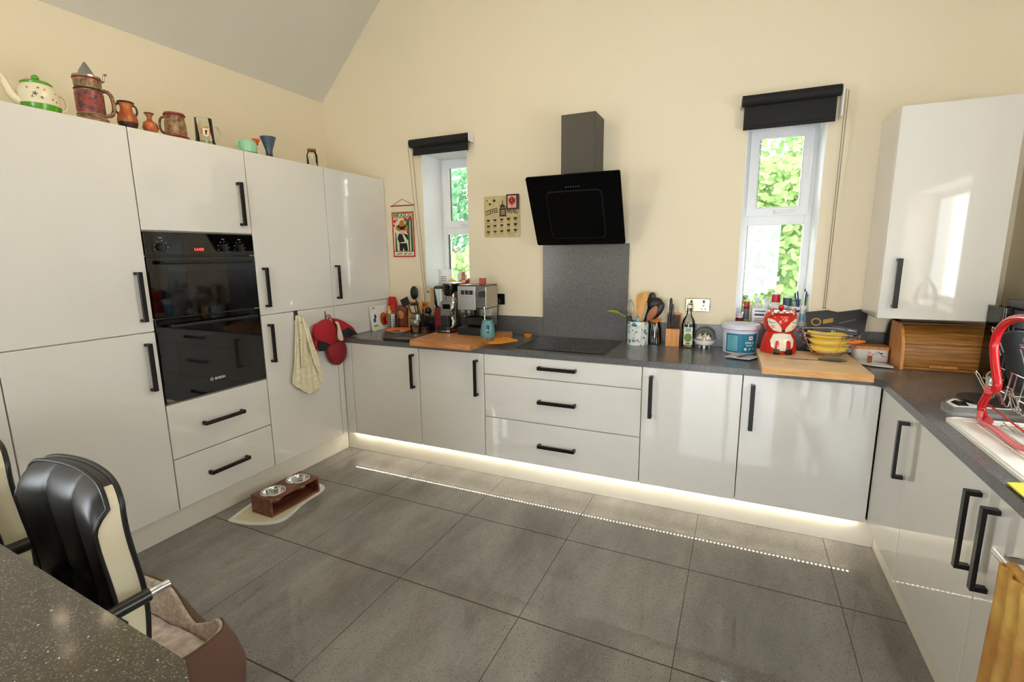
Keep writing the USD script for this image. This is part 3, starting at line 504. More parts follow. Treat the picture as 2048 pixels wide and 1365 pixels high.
# ================================================================== hanging on the left run
def hook(label, y, z, w, m):
    t = T('over_door_hook', label, 'hook', (.005, y, z)); M('plate', box(.0005, .004, y - w / 2, y + w / 2, z - .045, z + .02), m, t)
    M('prong', tube(curve([(.003, y, z - .03), (.02, y, z - .045), (.03, y, z - .03), (.032, y, z - .012)], 10), .004, 8), m, t)
hook('flat steel hook that carries the tea towel', -.406, 1.125, .032, 'steel_dark'); hook('small pointed steel hook that carries the oven gloves', -.147, 1.092, .012, 'steel')
def sheet(rows, nx=22, pleat=.006, x0=.02, freq=5, th=.003, lift=0.0):
    """hanging cloth: rows of (z, y left, y right)"""
    rows = np.array(rows, float); zz = np.linspace(0, 1, 30); k = np.linspace(0, 1, len(rows)); z, a, b = (np.interp(zz, k, rows[:, i]) for i in range(3)); V = []
    for i in range(30):
        for j in range(nx):
            s = j / (nx - 1); V.append((x0 + lift * zz[i] + pleat * (1 + math.sin(freq * 2 * math.pi * s + 1.3 * zz[i])) * (1 - .45 * zz[i]) + .006 * math.sin(math.pi * s), a[i] + (b[i] - a[i]) * s, z[i]))
    n = 30 * nx; V = np.array(V); V = np.vstack([V, V - [th, 0, 0]]); F = []
    for i in range(29):
        for j in range(nx - 1):
            q = (i * nx + j, i * nx + j + 1, (i + 1) * nx + j + 1, (i + 1) * nx + j); F += [(q[0], q[3], q[2]), (q[0], q[2], q[1])]; F += [(q[0] + n, q[2] + n, q[3] + n), (q[0] + n, q[1] + n, q[2] + n)]
    for j in range(nx - 1):
        for i, sgn in ((0, 1), (29, -1)): q = (i * nx + j, i * nx + j + 1); F += [(q[0], q[1], q[1] + n), (q[0], q[1] + n, q[0] + n)][::sgn]
    for i in range(29):
        for j in (0, nx - 1): q = (i * nx + j, (i + 1) * nx + j); F += [(q[0], q[1], q[1] + n), (q[0], q[1] + n, q[0] + n)]
    return trimesh.Trimesh(V, np.array(F), process=False)
t = T('tea_towel', 'cream flowered tea towel hanging in folds from the hook on the tall cupboard', 'tea towel', (.02, -.4, .56))
def droop(m, f):
    v = np.asarray(m.vertices); v[:, 2] += f(v[:, 1], v[:, 2]); m.vertices = v; return m
a = sheet([(1.115, -.43, -.385), (1.04, -.44, -.37), (.93, -.455, -.335), (.8, -.475, -.29), (.68, -.5, -.25), (.615, -.505, -.235)], pleat=.008)
a = droop(a, lambda y, z: np.where(z < .8, -(np.clip((.8 - z) / .185, 0, 1)) * np.interp(y, [-.505, -.378, -.3, -.235], [-.05, .055, .04, -.005]), 0))
M('cloth', a, 'towel_cloth', t); M('front_fold', sheet([(1.11, -.428, -.4), (1.0, -.432, -.38), (.88, -.437, -.385), (.765, -.44, -.398)], 10, .005, .046, 1, .002), 'towel_flower', t)
M('side_fold', sheet([(1.1, -.405, -.385), (1.0, -.385, -.352), (.88, -.36, -.315), (.76, -.33, -.28), (.69, -.29, -.262)], 8, .005, .05, 1, .002), 'towel_cloth', t)
t = T('oven_gloves', 'red quilted double oven gloves with black palms hanging in the corner', 'oven gloves', (.03, -.12, .71))
def pad(poly, x0, th, bulge): 
    m = prism(poly, th, (x0, 0, 0), Y_, Z_, refine=.02); v = np.asarray(m.vertices); from_c = np.array(poly).mean(0); sz = np.ptp(np.array(poly), axis=0) / 2
    d = 1 - np.clip(((v[:, 1:] - from_c) / sz) ** 2, 0, 1).sum(1); v[:, 0] += np.where(v[:, 0] > x0 + th / 2, 1, 0) * bulge * np.clip(d, -.2, 1); m.vertices = v; return m
sm = lambda q, n=40: [tuple(x) for x in curve([(y, z, 0) for y, z in q + q[:1]], n)[:-1, :2]]
M('left_mitt', pad(sm([(-.284, 1.035), (-.23, 1.05), (-.17, 1.058), (-.132, 1.03), (-.112, .95), (-.106, .885), (-.15, .872), (-.22, .9), (-.285, .93)]), .03, .025, .025), 'red_fabric', t)
M('left_palm', pad(sm([(-.268, .94), (-.22, .92), (-.16, .9), (-.17, .868), (-.205, .84), (-.25, .845), (-.275, .88)]), .022, .02, .015), 'foam_black', t, label='black heat patch')
M('left_cuff', pad(sm([(-.29, 1.0), (-.27, .95), (-.27, .86), (-.25, .84), (-.285, .87), (-.295, .94)]), .02, .02, .004), 'red_fabric', t)
M('right_mitt', pad(sm([(-.118, 1.055), (-.06, 1.045), (0, 1.008), (.06, .97), (.105, .93), (.12, .912), (.08, .907), (.02, .908), (-.03, .88), (-.07, .93)]), .022, .025, .022), 'red_fabric', t)
M('right_palm', pad(sm([(-.07, 1.0), (-.03, .998), (.03, .96), (.085, .93), (.108, .915), (.08, .911), (.03, .912), (-.022, .905), (-.055, .94)]), .05, .012, .012), 'foam_black', t, label='black heat patch')
M('lower_mitt', pad(sm([(-.165, .872), (-.1, .885), (-.045, .878), (-.018, .845), (-.02, .79), (-.04, .745), (-.095, .712), (-.155, .738), (-.185, .8), (-.188, .85)]), .024, .03, .03), 'red_dark', t)
M('strap', pad(sm([(-.118, 1.03), (-.1, 1.035), (-.075, .98), (-.055, .92), (-.055, .888), (-.085, .895), (-.1, .95)]), .058, .008, .004), 'cream_fabric', t, label='cream loop between the mitts'); M('loop', tube(curve([(.03, -.147, 1.058), (.045, -.14, 1.075), (.034, -.147, 1.088), (.018, -.155, 1.07), (.03, -.15, 1.05)], 14), .003, 6), 'red_fabric', t)

# ================================================================== on the back wall
t = T('wall_hanging', 'narrow embroidered MEXICO wall hanging with a figure in a sombrero', 'wall hanging', (.172, .59, 1.487)); x0, x1, z0, z1 = .066, .282, 1.49, 1.9; yb_ = .5965
w_ = lambda u: x0 + (x1 - x0) * u; h_ = lambda v: z0 + (z1 - z0) * v
F = lambda q, th=.0012, d=.004: prism([(w_(u), h_(v)) for u, v in q], th, (0, yb_ - d, 0), X_, Z_)
M('cloth', box(x0, x1, yb_ - .004, yb_, z0, z1, .001), 'mexico_white', t); M('rod', cyl((x0 - .006, yb_ - .003, z1), (x1 + .006, yb_ - .003, z1), .005, 10), 'brown_cork', t)
M('string', tube([(x0, yb_ - .003, z1), ((x0 + x1) / 2, yb_, z1 + .052), (x1, yb_ - .003, z1)], .0018, 6), 'print_brown', t)
for q in ([(0, 0), (.05, 0), (.05, .88), (0, .88)], [(.95, 0), (1, 0), (1, .88), (.95, .88)], [(0, 0), (1, 0), (1, .025), (0, .025)], [(.05, .86), (.95, .86), (.95, .88), (.05, .88)], [(.05, .1), (.95, .1), (.95, .115), (.05, .115)], [(.05, .765), (.95, .765), (.95, .775), (.05, .775)]): M('border', F(q), 'mexico_red', t)
M('lettering', text('MEXICO', .03, (w_(.5), yb_ - .004, h_(.785)), X_, Z_, .0015, True, width=.18), 'mexico_green', t)
el = lambda cx, cy, rx, ry, n=22: [(cx + rx * math.cos(k * 2 * math.pi / n), cy + ry * math.sin(k * 2 * math.pi / n)) for k in range(n)]
for q in ([(.72, .11), (.78, .11), (.8, .74), (.68, .74)], [(.84, .11), (.93, .11), (.92, .75), (.84, .75)], [(.1, .11), (.2, .11), (.17, .45), (.13, .5)], [(.62, .55), (.7, .5), (.72, .62), (.64, .72)]): M('cactus', F(q, .0014), 'mexico_green', t)
for cx, cy, r in ((.12, .7, .06), (.22, .73, .035), (.09, .62, .045), (.62, .73, .07), (.83, .75, .075), (.72, .49, .07)): M('bloom', F(el(cx, cy, r, r * .55), .0018), 'mexico_red', t)
M('hat_brim', F(el(.45, .575, .29, .075), .002), 'mexico_gold', t); M('hat_band', F(el(.45, .6, .2, .038), .0024), 'mexico_black', t); M('hat_crown', F([(.33, .6), (.35, .68), (.41, .72), (.5, .72), (.56, .68), (.58, .6)], .0028), 'mexico_gold', t)
M('face', F(el(.46, .51, .12, .058), .003), 'mexico_skin', t); M('hair', F([(.35, .53), (.57, .53), (.56, .565), (.46, .58), (.36, .565)], .0034), 'mexico_black', t)
M('jacket', F([(.3, .46), (.42, .45), (.5, .46), (.68, .44), (.72, .36), (.66, .28), (.3, .28), (.22, .36)], .002), 'mexico_black', t); M('shirt', F([(.45, .45), (.52, .45), (.7, .32), (.66, .27), (.32, .27), (.34, .285), (.56, .3)], .0026), 'mexico_white', t)
M('trousers', F([(.3, .27), (.64, .27), (.68, .12), (.52, .12), (.48, .2), (.44, .12), (.3, .12)], .0022), 'mexico_black', t); M('hem_scroll', J(F([(.15, .06), (.4, .08), (.4, .065), (.15, .045)]), F([(.5, .05), (.6, .085), (.63, .07), (.53, .04)]), F([(.68, .06), (.85, .075), (.85, .06), (.68, .045)])), 'mexico_green', t)
t = T('coffee_sign', 'square yellowed tin COFFEE MENU sign with rows of small cups', 'sign', (1.068, .59, 1.627)); x0, x1, z0, z1 = .921, 1.214, 1.629, 1.928; yb_ = .5985
w_ = lambda u: x0 + (x1 - x0) * u; h_ = lambda v: z0 + (z1 - z0) * v; F = lambda q, th=.0008, d=.004: prism([(w_(u), h_(v)) for u, v in q], th, (0, yb_ - d, 0), X_, Z_)
M('plate', prism(rrect(x1 - x0, z1 - z0, .012, 4, (x0 + x1) / 2, (z0 + z1) / 2), .004, (0, yb_, 0), X_, Z_), 'tin_yellow', t)
for s, cx, a in (('COFFEE', .21, 12), ('MENU', .8, -8)):
    m = text(s, .034, (0, 0, 0), X_, Z_, .0008, True, width=.105 if s == 'COFFEE' else .09); m = rot(m, -a, Y_, (0, 0, .017)); m.apply_translation((w_(cx), yb_ - .004, h_(.57))); M('lettering', m, 'print_brown', t)
M('coffee_pot', J(F([(.43, .5), (.63, .5), (.62, .53), (.62, .7), (.44, .7), (.44, .53)]), F([(.46, .71), (.6, .71), (.6, .75), (.54, .8), (.5, .8), (.45, .75)]), F([(.52, .8), (.54, .8), (.54, .88), (.52, .88)]), F([(.62, .68), (.7, .72), (.7, .74), (.62, .74)])), 'print_brown', t)
M('pot_lettering', J(*[F([(.475, z), (.59, z), (.59, z + .022), (.475, z + .022)], .0012) for z in (.55, .59, .63)]), 'tin_yellow', t)
for cx, cy, r in ((.09, .9, .018), (.29, .89, .04), (.17, .81, .032)): M('coffee_bean', F(el(cx, cy, r, r * .8, 14)), 'print_brown', t)
for j in range(3):
    for i in range(5):
        cx, cy = .115 + i * .19, .41 - j * .14 + .008 * i
        k_ = .05 if i < 3 else .06
        cu = M('cup_print', F([(cx - .05, cy + k_ * .5), (cx + .05, cy + k_ * .5), (cx + .03, cy - k_ * .5), (cx - .03, cy - k_ * .5)]), 'print_brown', t); M('cup_name', F([(cx - .045, cy - .066), (cx + .045, cy - .066), (cx + .045, cy - .055), (cx - .045, cy - .055)]), 'stein_brown', cu)
t = T('flower_picture', 'small framed red flower picture fixed over the corner of the coffee sign', 'picture', (1.155, .58, 1.85)); w_ = lambda u: 1.108 + .1 * u; h_ = lambda v: 1.826 + .108 * v; F2 = lambda q, th, d: prism([(w_(u), h_(v)) for u, v in q], th, (0, yb_ - d, 0), X_, Z_)
M('frame', F2([(0, 0), (1, 0), (1, 1), (0, 1)], .006, .0045), 'print_brown', t); M('card', F2([(.12, .1), (.8, .1), (.8, .9), (.12, .9)], .001, .0105), 'print_pink', t)
for k in range(5): M('petal', F2(el(.46 + .17 * math.cos(k * 1.2566 + .3), .58 + .15 * math.sin(k * 1.2566 + .3), .14, .13, 12), .001, .0115), 'rose', t)
M('stalk', F2([(.43, .2), (.5, .2), (.5, .5), (.43, .5)], .0008, .0115), 'mexico_red', t)
# sockets
t = T('wall_socket', 'dark metal single socket with a plug beside the coffee machine', 'socket', (1.037, .59, 1.164)); M('plate', box(.993, 1.083, .589, .5985, 1.123, 1.205, .003), 'socket_dark', t); M('switch', box(1.062, 1.072, .586, .59, 1.175, 1.19), 'black_plastic', t)
t = T('plug', 'black plug and hanging lead in the dark single socket', 'plug', (1.04, .57, 1.135)); M('plug_body', box(1.02, 1.06, .55, .588, 1.135, 1.172, .006), 'black_plastic', t); M('lead', tube(curve([(1.04, .565, 1.137), (1.04, .562, 1.1), (1.035, .568, 1.06), (1.02, .572, 1.0), (1.015, .57, .91)], 16), .0035, 6), 'black_plastic', t)
t = T('wall_socket', 'polished chrome double socket between knife block and right window', 'socket', (2.463, .59, 1.12)); M('plate', box(2.388, 2.538, .59, .5985, 1.122, 1.207, .003), 'brass_chrome', t)
for x in (2.425, 2.5):
    M('switch', box(x - .006, x + .006, .586, .591, 1.178, 1.196), 'black_plastic', t)
    for dx, dz in ((0, .02), (-.011, 0), (.011, 0)): M('pin_hole', box(x + dx - .004, x + dx + .004, .5893, .5905, 1.137 + dz, 1.142 + dz + (.004 if dx == 0 else 0), 0), 'ink_black', t)

# ================================================================== left end of the worktop
z = ZT
def lean(par, name, w, h, th, base, normal, tilt, m, prints=()):
    """a board leaning back: base = middle of its foot, normal = the way its face looks"""
    n = np.array(normal, float); n /= np.linalg.norm(n); ax = np.cross(Z_, n); az = np.array(Z_) * math.cos(tilt) - n * math.sin(tilt); o = np.array(base, float)
    b = M(name, prism(rrect(w, h, min(.012, w / 5), 4, 0, h / 2), th, o, ax, az), m, par); f = np.cross(ax, az)
    for k, (pn, q, pm) in enumerate(prints): M(pn, prism(q, .0008, o + f * (th + .0002 * (k + 1)), ax, az), pm, b)
t = T('glass_board', 'white worktop saver printed with fruit, leaning on the tall unit', 'chopping board', (.03, .42, z))
lean(t, 'panel', .215, .2, .005, (.03, .42, z), X_, .1, 'white_ceramic', (('pear_print', el(.045, .085, .045, .055), 'terracotta'), ('strawberry_print', el(.06, .075, .026, .034), 'red_enamel'), ('pear_core', el(.05, .12, .016, .02), 'peg_wood'), ('plum_print', el(-.055, .115, .012, .018), 'navy'), ('plum_print', el(-.068, .085, .014, .018), 'navy'), ('leaf_print', el(-.06, .04, .03, .01), 'green_light'), ('stalk_print', [(-.08, .18), (-.05, .182), (-.05, .19), (-.08, .188)], 'packet_grey')))
t = T('red_packet', 'upright red packet in the corner behind the bread', 'packet', (.06, .565, z)); M('packet', box(.015, .09, .545, .575, z, z + .245, .006), 'red_enamel', t); M('fold', box(.02, .085, .552, .568, z + .245, z + .262, .004), 'red_enamel', t)
M('label_print', box(.025, .08, .5435, .545, z + .13, z + .19, 0), 'rose', t)
t = T('bread_packet', 'patterned yellow and red food bag beside the printed board', 'packet', (.075, .5, z)); M('bag', J(ell((.06, .5, z + .085), (.028, .03, .085)), box(.045, .075, .48, .52, z, z + .05, .01)), 'bread_bag', t); M('knot', ell((.06, .5, z + .175), (.012, .014, .014)), 'bread_bag', t)
t = T('arch_tin', 'brown arched cake tin standing behind the perforated pot', 'tin', (.15, .55, z)); M('tin', prism([(-.055, 0), (.055, 0), (.055, .13)] + [(.055 * math.cos(k * math.pi / 12), .14 + .055 * math.sin(k * math.pi / 12)) for k in range(1, 12)] + [(-.055, .13)], .045, (.15, .578, z), X_, Z_), 'tin_brown', t)
M('round_print', prism(el(0, .115, .032, .036), .001, (.15, .5328, z), X_, Z_), 'spatula_wood', t); M('rim', tube([(.15 + .056 * math.cos(k * math.pi / 12), .534, z + .14 + .056 * math.sin(k * math.pi / 12)) for k in range(13)], .003, 6), 'brown_cork', t)
def perforated(label, c, r, h, m='steel'):
    t = T('utensil_pot', label, 'utensil pot', c); M('pot', vessel([(r * .95, 0), (r, .01), (r, h)], .003, c, 32), m, t); q = []
    for k in range(6):
        for j in range(5): q.append(decal(disc_poly(.0045, 8, (k - 2.5) * .017, .03 + j * .02), c, lambda _: r, -1.05, .0006))
    M('hole', J(*q), 'ink_black', t, kind='stuff'); M('rim', ring((c[0], c[1], c[2] + h), r, .0025, 32), 'steel', t); return t
perforated('perforated steel pot in front of the arched tin', (.115, .47, z), .045, .13)
t = T('recipe_sign', 'tan illustrated sign with dark lettering leaning in the left corner', 'sign', (.27, .55, z)); lean(t, 'panel', .2, .225, .006, (.312, .55, z), NY, .07, 'sign_tan', tuple(('letter_stripe', [(-.01 + k * .024, .115 + k * .006), (.002 + k * .024, .115 + k * .006), (.012 + k * .024, .16 + k * .006), (.0 + k * .024, .16 + k * .006)], 'print_brown') for k in range(4)) + (('dark_print', el(-.045, .06, .035, .04), 'mexico_black'), ('cream_print', el(-.04, .17, .045, .03), 'pot_cream'), ('red_print', el(-.035, .205, .04, .012), 'red_dark'), ('red_print', el(.06, .2, .03, .012), 'rose'), ('cream_print', el(.065, .08, .03, .02), 'pot_cream')))
t = T('plate', 'orange rimmed white plate on the worktop near the left corner', 'plate', (.27, .33, z)); c = (.27, .335, z)
M('dish', vessel([(.05, 0), (.06, .003), (.1, .022), (.105, .024)], .003, c, 44), 'white_ceramic', t); M('orange_rim', lathe([(.072, .0115), (.1055, .0262), (.1055, .0275), (.068, .0125)], c, 44), 'orange_plate', t)
t = T('flapjack', 'small brown biscuit lying on the orange rimmed plate', 'biscuit', (.262, .325, z + .006)); M('biscuit', prism(rrect(.055, .03, .008), .016, (.262, .325, z + .006)), 'brown_cork', t)
t = perforated('perforated steel pot holding the black kitchen tools', (.36, .478, z), .05, .14)
def tool(label, name, base, top, hm, parts, cat='kitchen tool', r=.006, group=None):
    t = T(name, label, cat, base); M('shaft', tube([base, top], r, 8), hm, t)
    for n, m, mm in parts: M(n, m, mm, t)
def scoop(c, ax, up_, rx, ry, d):
    m = vessel([(.25, 0), (.8, .12), (1, .5)], .07, (0, 0, 0), 24); v = np.asarray(m.vertices) * [rx, ry, d]; n = np.cross(ax, up_); m.vertices = np.array(c) + v[:, :1] * ax + v[:, 1:2] * up_ + v[:, 2:] * n; return m
ux, uz = np.array([1., 0, 0]), np.array([.0, .1, 1.]); uz /= np.linalg.norm(uz)
tool('black serving spoon standing tallest in the left tool pot', 'serving_spoon', (.37, .5, z + .02), (.335, .5, z + .25), 'black_plastic', [('spoon_bowl', ell((.32, .5, z + .305), (.038, .014, .055)), 'black_plastic')])
tool('black slotted turner leaning left in the left tool pot', 'turner', (.345, .49, z + .02), (.27, .47, z + .22), 'black_plastic', [('blade', rot(box(.215, .295, .466, .47, z + .2, z + .265, .002), -24, Y_, (.255, .468, z + .22)), 'black_plastic')], r=.005)
tool('thin black masher frame in the left tool pot', 'masher', (.36, .5, z + .02), (.31, .505, z + .215), 'black_plastic', [('head', rot(box(.28, .34, .495, .515, z + .205, z + .215, .002), -15, Y_, (.31, .505, z + .21)), 'black_plastic')], r=.004)
tool('pale wooden spoon in the left tool pot', 'wooden_spoon', (.38, .51, z + .02), (.372, .51, z + .2), 'spatula_wood', [('spoon_bowl', ell((.37, .51, z + .215), (.02, .008, .03)), 'spatula_wood')])
c = (.395, .4, z); t = T('storage_jar', 'clear glass storage jar with a steel lid beside the orange rimmed plate', 'jar', c); M('glass', vessel([(.042, 0), (.046, .01), (.046, .08)], .003, c, 32), 'clear_glass', t); M('lid', lathe([(0, .08), (.047, .08), (.047, .1), (.044, .103), (0, .103)], c, 32), 'steel', t); M('contents', lathe([(0, .005), (.041, .005), (.041, .05), (0, .052)], c, 28), 'brown_cork', t)
c = (.482, .4, z); t = T('spice_pot', 'squat dark pot with a black lid next to the glass storage jar', 'pot', c); M('pot', lathe([(0, 0), (.036, 0), (.037, .028), (0, .028)], c, 28), 'spice_brown', t); M('lid', lathe([(0, .028), (.038, .028), (.038, .046), (.035, .05), (0, .05)], c, 28), 'black_plastic', t)
t = T('coffee_pod_stand', 'black coffee accessory stand with a round knob left of the grinder', 'stand', (.43, .55, z)); M('block', box(.405, .51, .5, .558, z, z + .125, .008), 'black_satin', t); M('knob', ell((.422, .54, z + .16), (.026, .02, .03)), 'black_plastic', t); M('stem', cyl((.422, .54, z + .12), (.422, .54, z + .14), .01), 'steel', t)
M('spout', cyl((.46, .505, z + .07), (.46, .485, z + .062), .009), 'chrome', t)
# bread-board with the coffee things
z2 = z + .04
t = T('chopping_board', 'thick orange brown wooden board under the coffee machine', 'chopping board', (.93, .22, z)); M('board', prism([(.69, -.095), (1.166, -.115), (1.2, .47), (.66, .47)], .0395, (0, 0, z + .0003)), 'board_brown', t)
c = (.56, .63, z2)
t = T('coffee_grinder', 'stainless coffee grinder with a dark bean hopper', 'coffee grinder', (.74, .34, z2)); gx, gy = .745, .34
M('base', prism(rrect(.125, .2, .03, 6, gx, gy - .01), .045, (0, 0, z2 + .0005)), 'black_satin', t); M('base_rim', prism(rrect(.13, .205, .03, 6, gx, gy - .01), .008, (0, 0, z2 + .012)), 'chrome', t)
M('column', prism(rrect(.115, .1, .03, 6, gx + .0, gy + .04), .26, (0, 0, z2 + .0455)), 'steel', t); M('front_plate', prism([(-.05, .12), (.05, .12), (.055, .225), (-.045, .225)], .03, (gx - .004, gy - .01, z2), X_, Z_), 'steel', t)
M('dial_display', box(gx - .032, gx + .03, gy - .0425, gy - .04, z2 + .17, z2 + .205), 'black_glass_window', t)
for a in (gx - .045, gx + .02): M('cradle_post', box(a, a + .017, gy - .06, gy - .0105, z2 + .0455, z2 + .12), 'black_plastic', t)
M('side_arm', tube(curve([(gx + .055, gy - .02, z2 + .24), (gx + .06, gy - .05, z2 + .18), (gx + .056, gy - .05, z2 + .12), (gx + .072, gy - .06, z2 + .06), (gx + .066, gy - .09, z2 + .03)], 20), np.linspace(.018, .015, 20), 10), 'chrome', t)
M('hopper', lathe([(.03, .27), (.052, .29), (.062, .33), (.062, .372), (0, .374)], (gx, gy + .03, z2 - .02), 32), 'black_glass', t); M('collar', lathe([(0, .245), (.05, .245), (.055, .262), (.04, .275), (0, .275)], (gx, gy + .03, z2), 32), 'chrome', t)
M('hopper_top', prism(rrect(.15, .16, .01, 4, gx + .01, gy + .03), .006, (0, 0, z2 + .355)), 'steel', t)
t = T('espresso_machine', 'boxy stainless espresso machine with three square buttons', 'coffee machine', (.93, .36, z2)); ex0, ex1, ey0, ey1 = .875, 1.095, .245, .45
M('drip_tray', prism(rrect(.21, .24, .025, 5, .982, .33), .052, (0, 0, z2 + .0005)), 'black_satin', t); M('back_column', box(ex0 + .01, ex1 - .01, .36, ey1, z2 + .052, z2 + .345), 'steel', t)
M('housing', box(ex0, ex1, .255, ey1, z2 + .185, z2 + .345, .006), 'steel', t); M('front_plate', box(ex0 - .002, ex0 + .142, .246, .255, z2 + .175, z2 + .345, .004), 'steel', t); M('cup_rail', box(ex0 + .003, ex1 - .003, .26, ey1 - .004, z2 + .345, z2 + .352, .003), 'steel_dark', t)
for k in range(3):
    x = ex0 + .027 + k * .034; b = M('square_button', box(x, x + .028, .243, .247, z2 + .285, z2 + .315, .003), 'black_plastic', t); M('indicator', cyl((x + .014, .247, z2 + .27), (x + .014, .2445, z2 + .27), .0035, 10), 'rose', b)
M('side_panel', box(ex0 + .142, ex1, .25, .255, z2 + .19, z2 + .34, .002), 'steel_dark', t); M('steam_knob', cyl((ex1 - .02, .25, z2 + .29), (ex1 - .02, .225, z2 + .29), .022, 20), 'black_plastic', t)
M('brew_group', cyl((ex0 + .06, .3, z2 + .15), (ex0 + .06, .3, z2 + .186), .033, 24), 'steel_dark', t); M('portafilter', J(cyl((ex0 + .06, .3, z2 + .13), (ex0 + .06, .3, z2 + .15), .035, 24), tube([(ex0 + .06, .27, z2 + .14), (ex0 + .075, .17, z2 + .132)], [.01, .013], 10)), 'black_satin', t)
M('water_tank', box(ex0 + .04, ex1 - .005, .285, .36, z2 + .054, z2 + .13, .01), 'black_glass', t); M('steam_wand', tube(curve([(ex1 - .01, .25, z2 + .2), (ex1 + .002, .235, z2 + .16), (ex1 + .0, .225, z2 + .09)], 10), .004, 8), 'chrome', t)
t = T('spice_tin', 'small red patterned tin standing on the coffee machine', 'tin', (1.04, .31, z2 + .352)); M('tin', box(1.02, 1.065, .3, .33, z2 + .3523, z2 + .4, .003), 'speckle_red', t); M('lid', box(1.019, 1.066, .299, .331, z2 + .4, z2 + .408, .003), 'pot_cream', t)
c = (.572, .49, z); t = T('glass_blender', 'clear jug blender with a dark lid standing on a red base', 'blender', c); M('base', lathe([(0, 0), (.05, 0), (.05, .1), (.045, .2), (0, .2)], c, 28), 'red_dark', t)
M('jug', vessel([(.035, .2), (.045, .22), (.052, .345)], .003, c, 28), 'clear_glass', t); M('lid', lathe([(0, .345), (.05, .345), (.045, .362), (.02, .372), (0, .372)], c, 28), 'black_satin', t); M('handle', mug_handle(c, -.5, .05, .23, .33, .035, .007), 'chrome', t)
t = T('slim_board', 'pale narrow board standing upright behind the blender', 'chopping board', (.42, .575, z)); M('board', box(.385, .425, .574, .581, z, z + .34, .003), 'cream_card', t); M('handle_hole', cyl((.405, .5735, z + .31), (.405, .5745, z + .31), .008), 'print_brown', t)
t = T('slim_board', 'beige narrow board standing next to the pale one behind the blender', 'chopping board', (.45, .575, z)); M('board', box(.43, .452, .566, .581, z, z + .33, .003), 'cardboard', t); M('edge_strip', box(.4295, .4525, .5655, .5815, z + .33, z + .335), 'peg_wood', t)
c = (1.118, .2, z2 + .0005); pr = [(.044, 0), (.05, .012), (.049, .05), (.044, .085), (.036, .112), (.035, .118)]
c = (1.142, .186, z2 + .0004); t = T('ceramic_jug', 'teal ceramic jug with a dark arrow print right of the coffee machine', 'jug', c)
M('body', vessel(pr, .004, c, 36), 'teal_enamel', t); M('arrow_print', J(decal([(-.008, .035), (.008, .035), (.008, .05), (-.008, .05)], c, prof_r(pr), -1.1, .0008), decal([(-.01, .062), (.012, .058), (.012, .09), (-.01, .09)], c, prof_r(pr), -1.1, .0008)), 'navy', t); M('handle', mug_handle(c, 2.6, .044, .03, .1, .028, .006), 'teal_enamel', t)
for k, (dx, m, lab) in enumerate(((-.02, 'steel', 'steel teaspoon sticking out of the teal jug'), (.022, 'black_satin', 'dark teaspoon sticking out of the teal jug'))):
    t = T('teaspoon', lab, 'spoon', (c[0] + dx * .4, c[1], c[2] + .02)); M('handle', tube([(c[0] + dx * .4, c[1], c[2] + .02), (c[0] + dx * 1.3, c[1] + .005, c[2] + .15)], [.002, .004], 8), m, t); M('spoon_bowl', ell((c[0] + dx * .35, c[1], c[2] + .02), (.008, .005, .012), 1), m, t)
t = T('dish_cloth', 'crumpled orange cleaning cloth on the worktop left of the hob', 'cloth', (1.29, .12, z))
def rag(name, par, outline, zb, amp, m, seed, fold=9, th=.004):
    q = prism(outline, th, (0, 0, zb + .0005), refine=.012); v = np.asarray(q.vertices); d = meshkit.fbm(np.c_[v[:, :2] * fold, np.full(len(v), seed)]); v[:, 2] += amp * np.clip(d + .35, 0, 1.2); q.vertices = v; return M(name, q, m, par, smooth=60)
rag('cloth', t, [(1.205, .02), (1.25, -.0), (1.31, .06), (1.375, .17), (1.355, .21), (1.27, .25), (1.225, .24), (1.21, .16), (1.22, .1)], z, .03, 'orange_cloth', 1.5)
t = T('egg_cup', 'little orange dish behind the teal jug', 'dish', (1.31, .5, z)); M('dish', vessel([(.02, 0), (.026, .008), (.03, .022)], .003, (1.31, .5, z), 24), 'orange_cloth', t)
t = T('kitchen_tablet', 'flat black tray with a pale sheet on it near the left worktop edge', 'tray', (.49, .05, z)); M('tray', prism([(.39, -.0), (.6, .0), (.62, .13), (.45, .15)], .014, (0, 0, z + .0003)), 'black_satin', t); M('sheet', prism([(.44, .03), (.58, .03), (.59, .11), (.47, .12)], .001, (0, 0, z + .0146)), 'packet_grey', t); M('lip', tube([(.39, 0, z + .014), (.6, 0, z + .014), (.62, .13, z + .014), (.45, .15, z + .014)], .004, 6, True), 'black_plastic', t)

# ================================================================== on the coffee-side sill
zs = WZ0 + .0012
def tin(label, name, c, r, h, m, lidm=None, cat='tin', lidh=.012, n=28):
    t = T(name, label, cat, c); M('body', lathe([(0, 0), (r * .97, 0), (r, .004), (r, h), (0, h)], c, n), m, t)
    if lidm: M('lid', lathe([(0, h), (r * 1.03, h), (r * 1.03, h + lidh), (0, h + lidh + .002)], c, n), lidm, t)
    return t
t = tin('tall white canister on the coffee-side window sill', 'canister', (.472, .735, zs), .056, .33, 'white_plastic', 'white_ceramic', 'canister'); M('print', J(*[decal([(-.03, .2 + k * .016), (.02, .2 + k * .016), (.02, .206 + k * .016), (-.03, .206 + k * .016)], (.472, .735, zs), lambda _: .056, -1.2, .0006) for k in range(6)]), 'grey_print', t, kind='stuff')
t = T('plastic_pack', 'pale blue pack standing behind the canister on the sill', 'pack', (.58, .82, zs)); M('pack', box(.545, .62, .8, .85, zs, zs + .31, .012), 'tub_plastic', t); M('cap', box(.56, .605, .81, .84, zs + .31, zs + .325, .004), 'white_plastic', t)
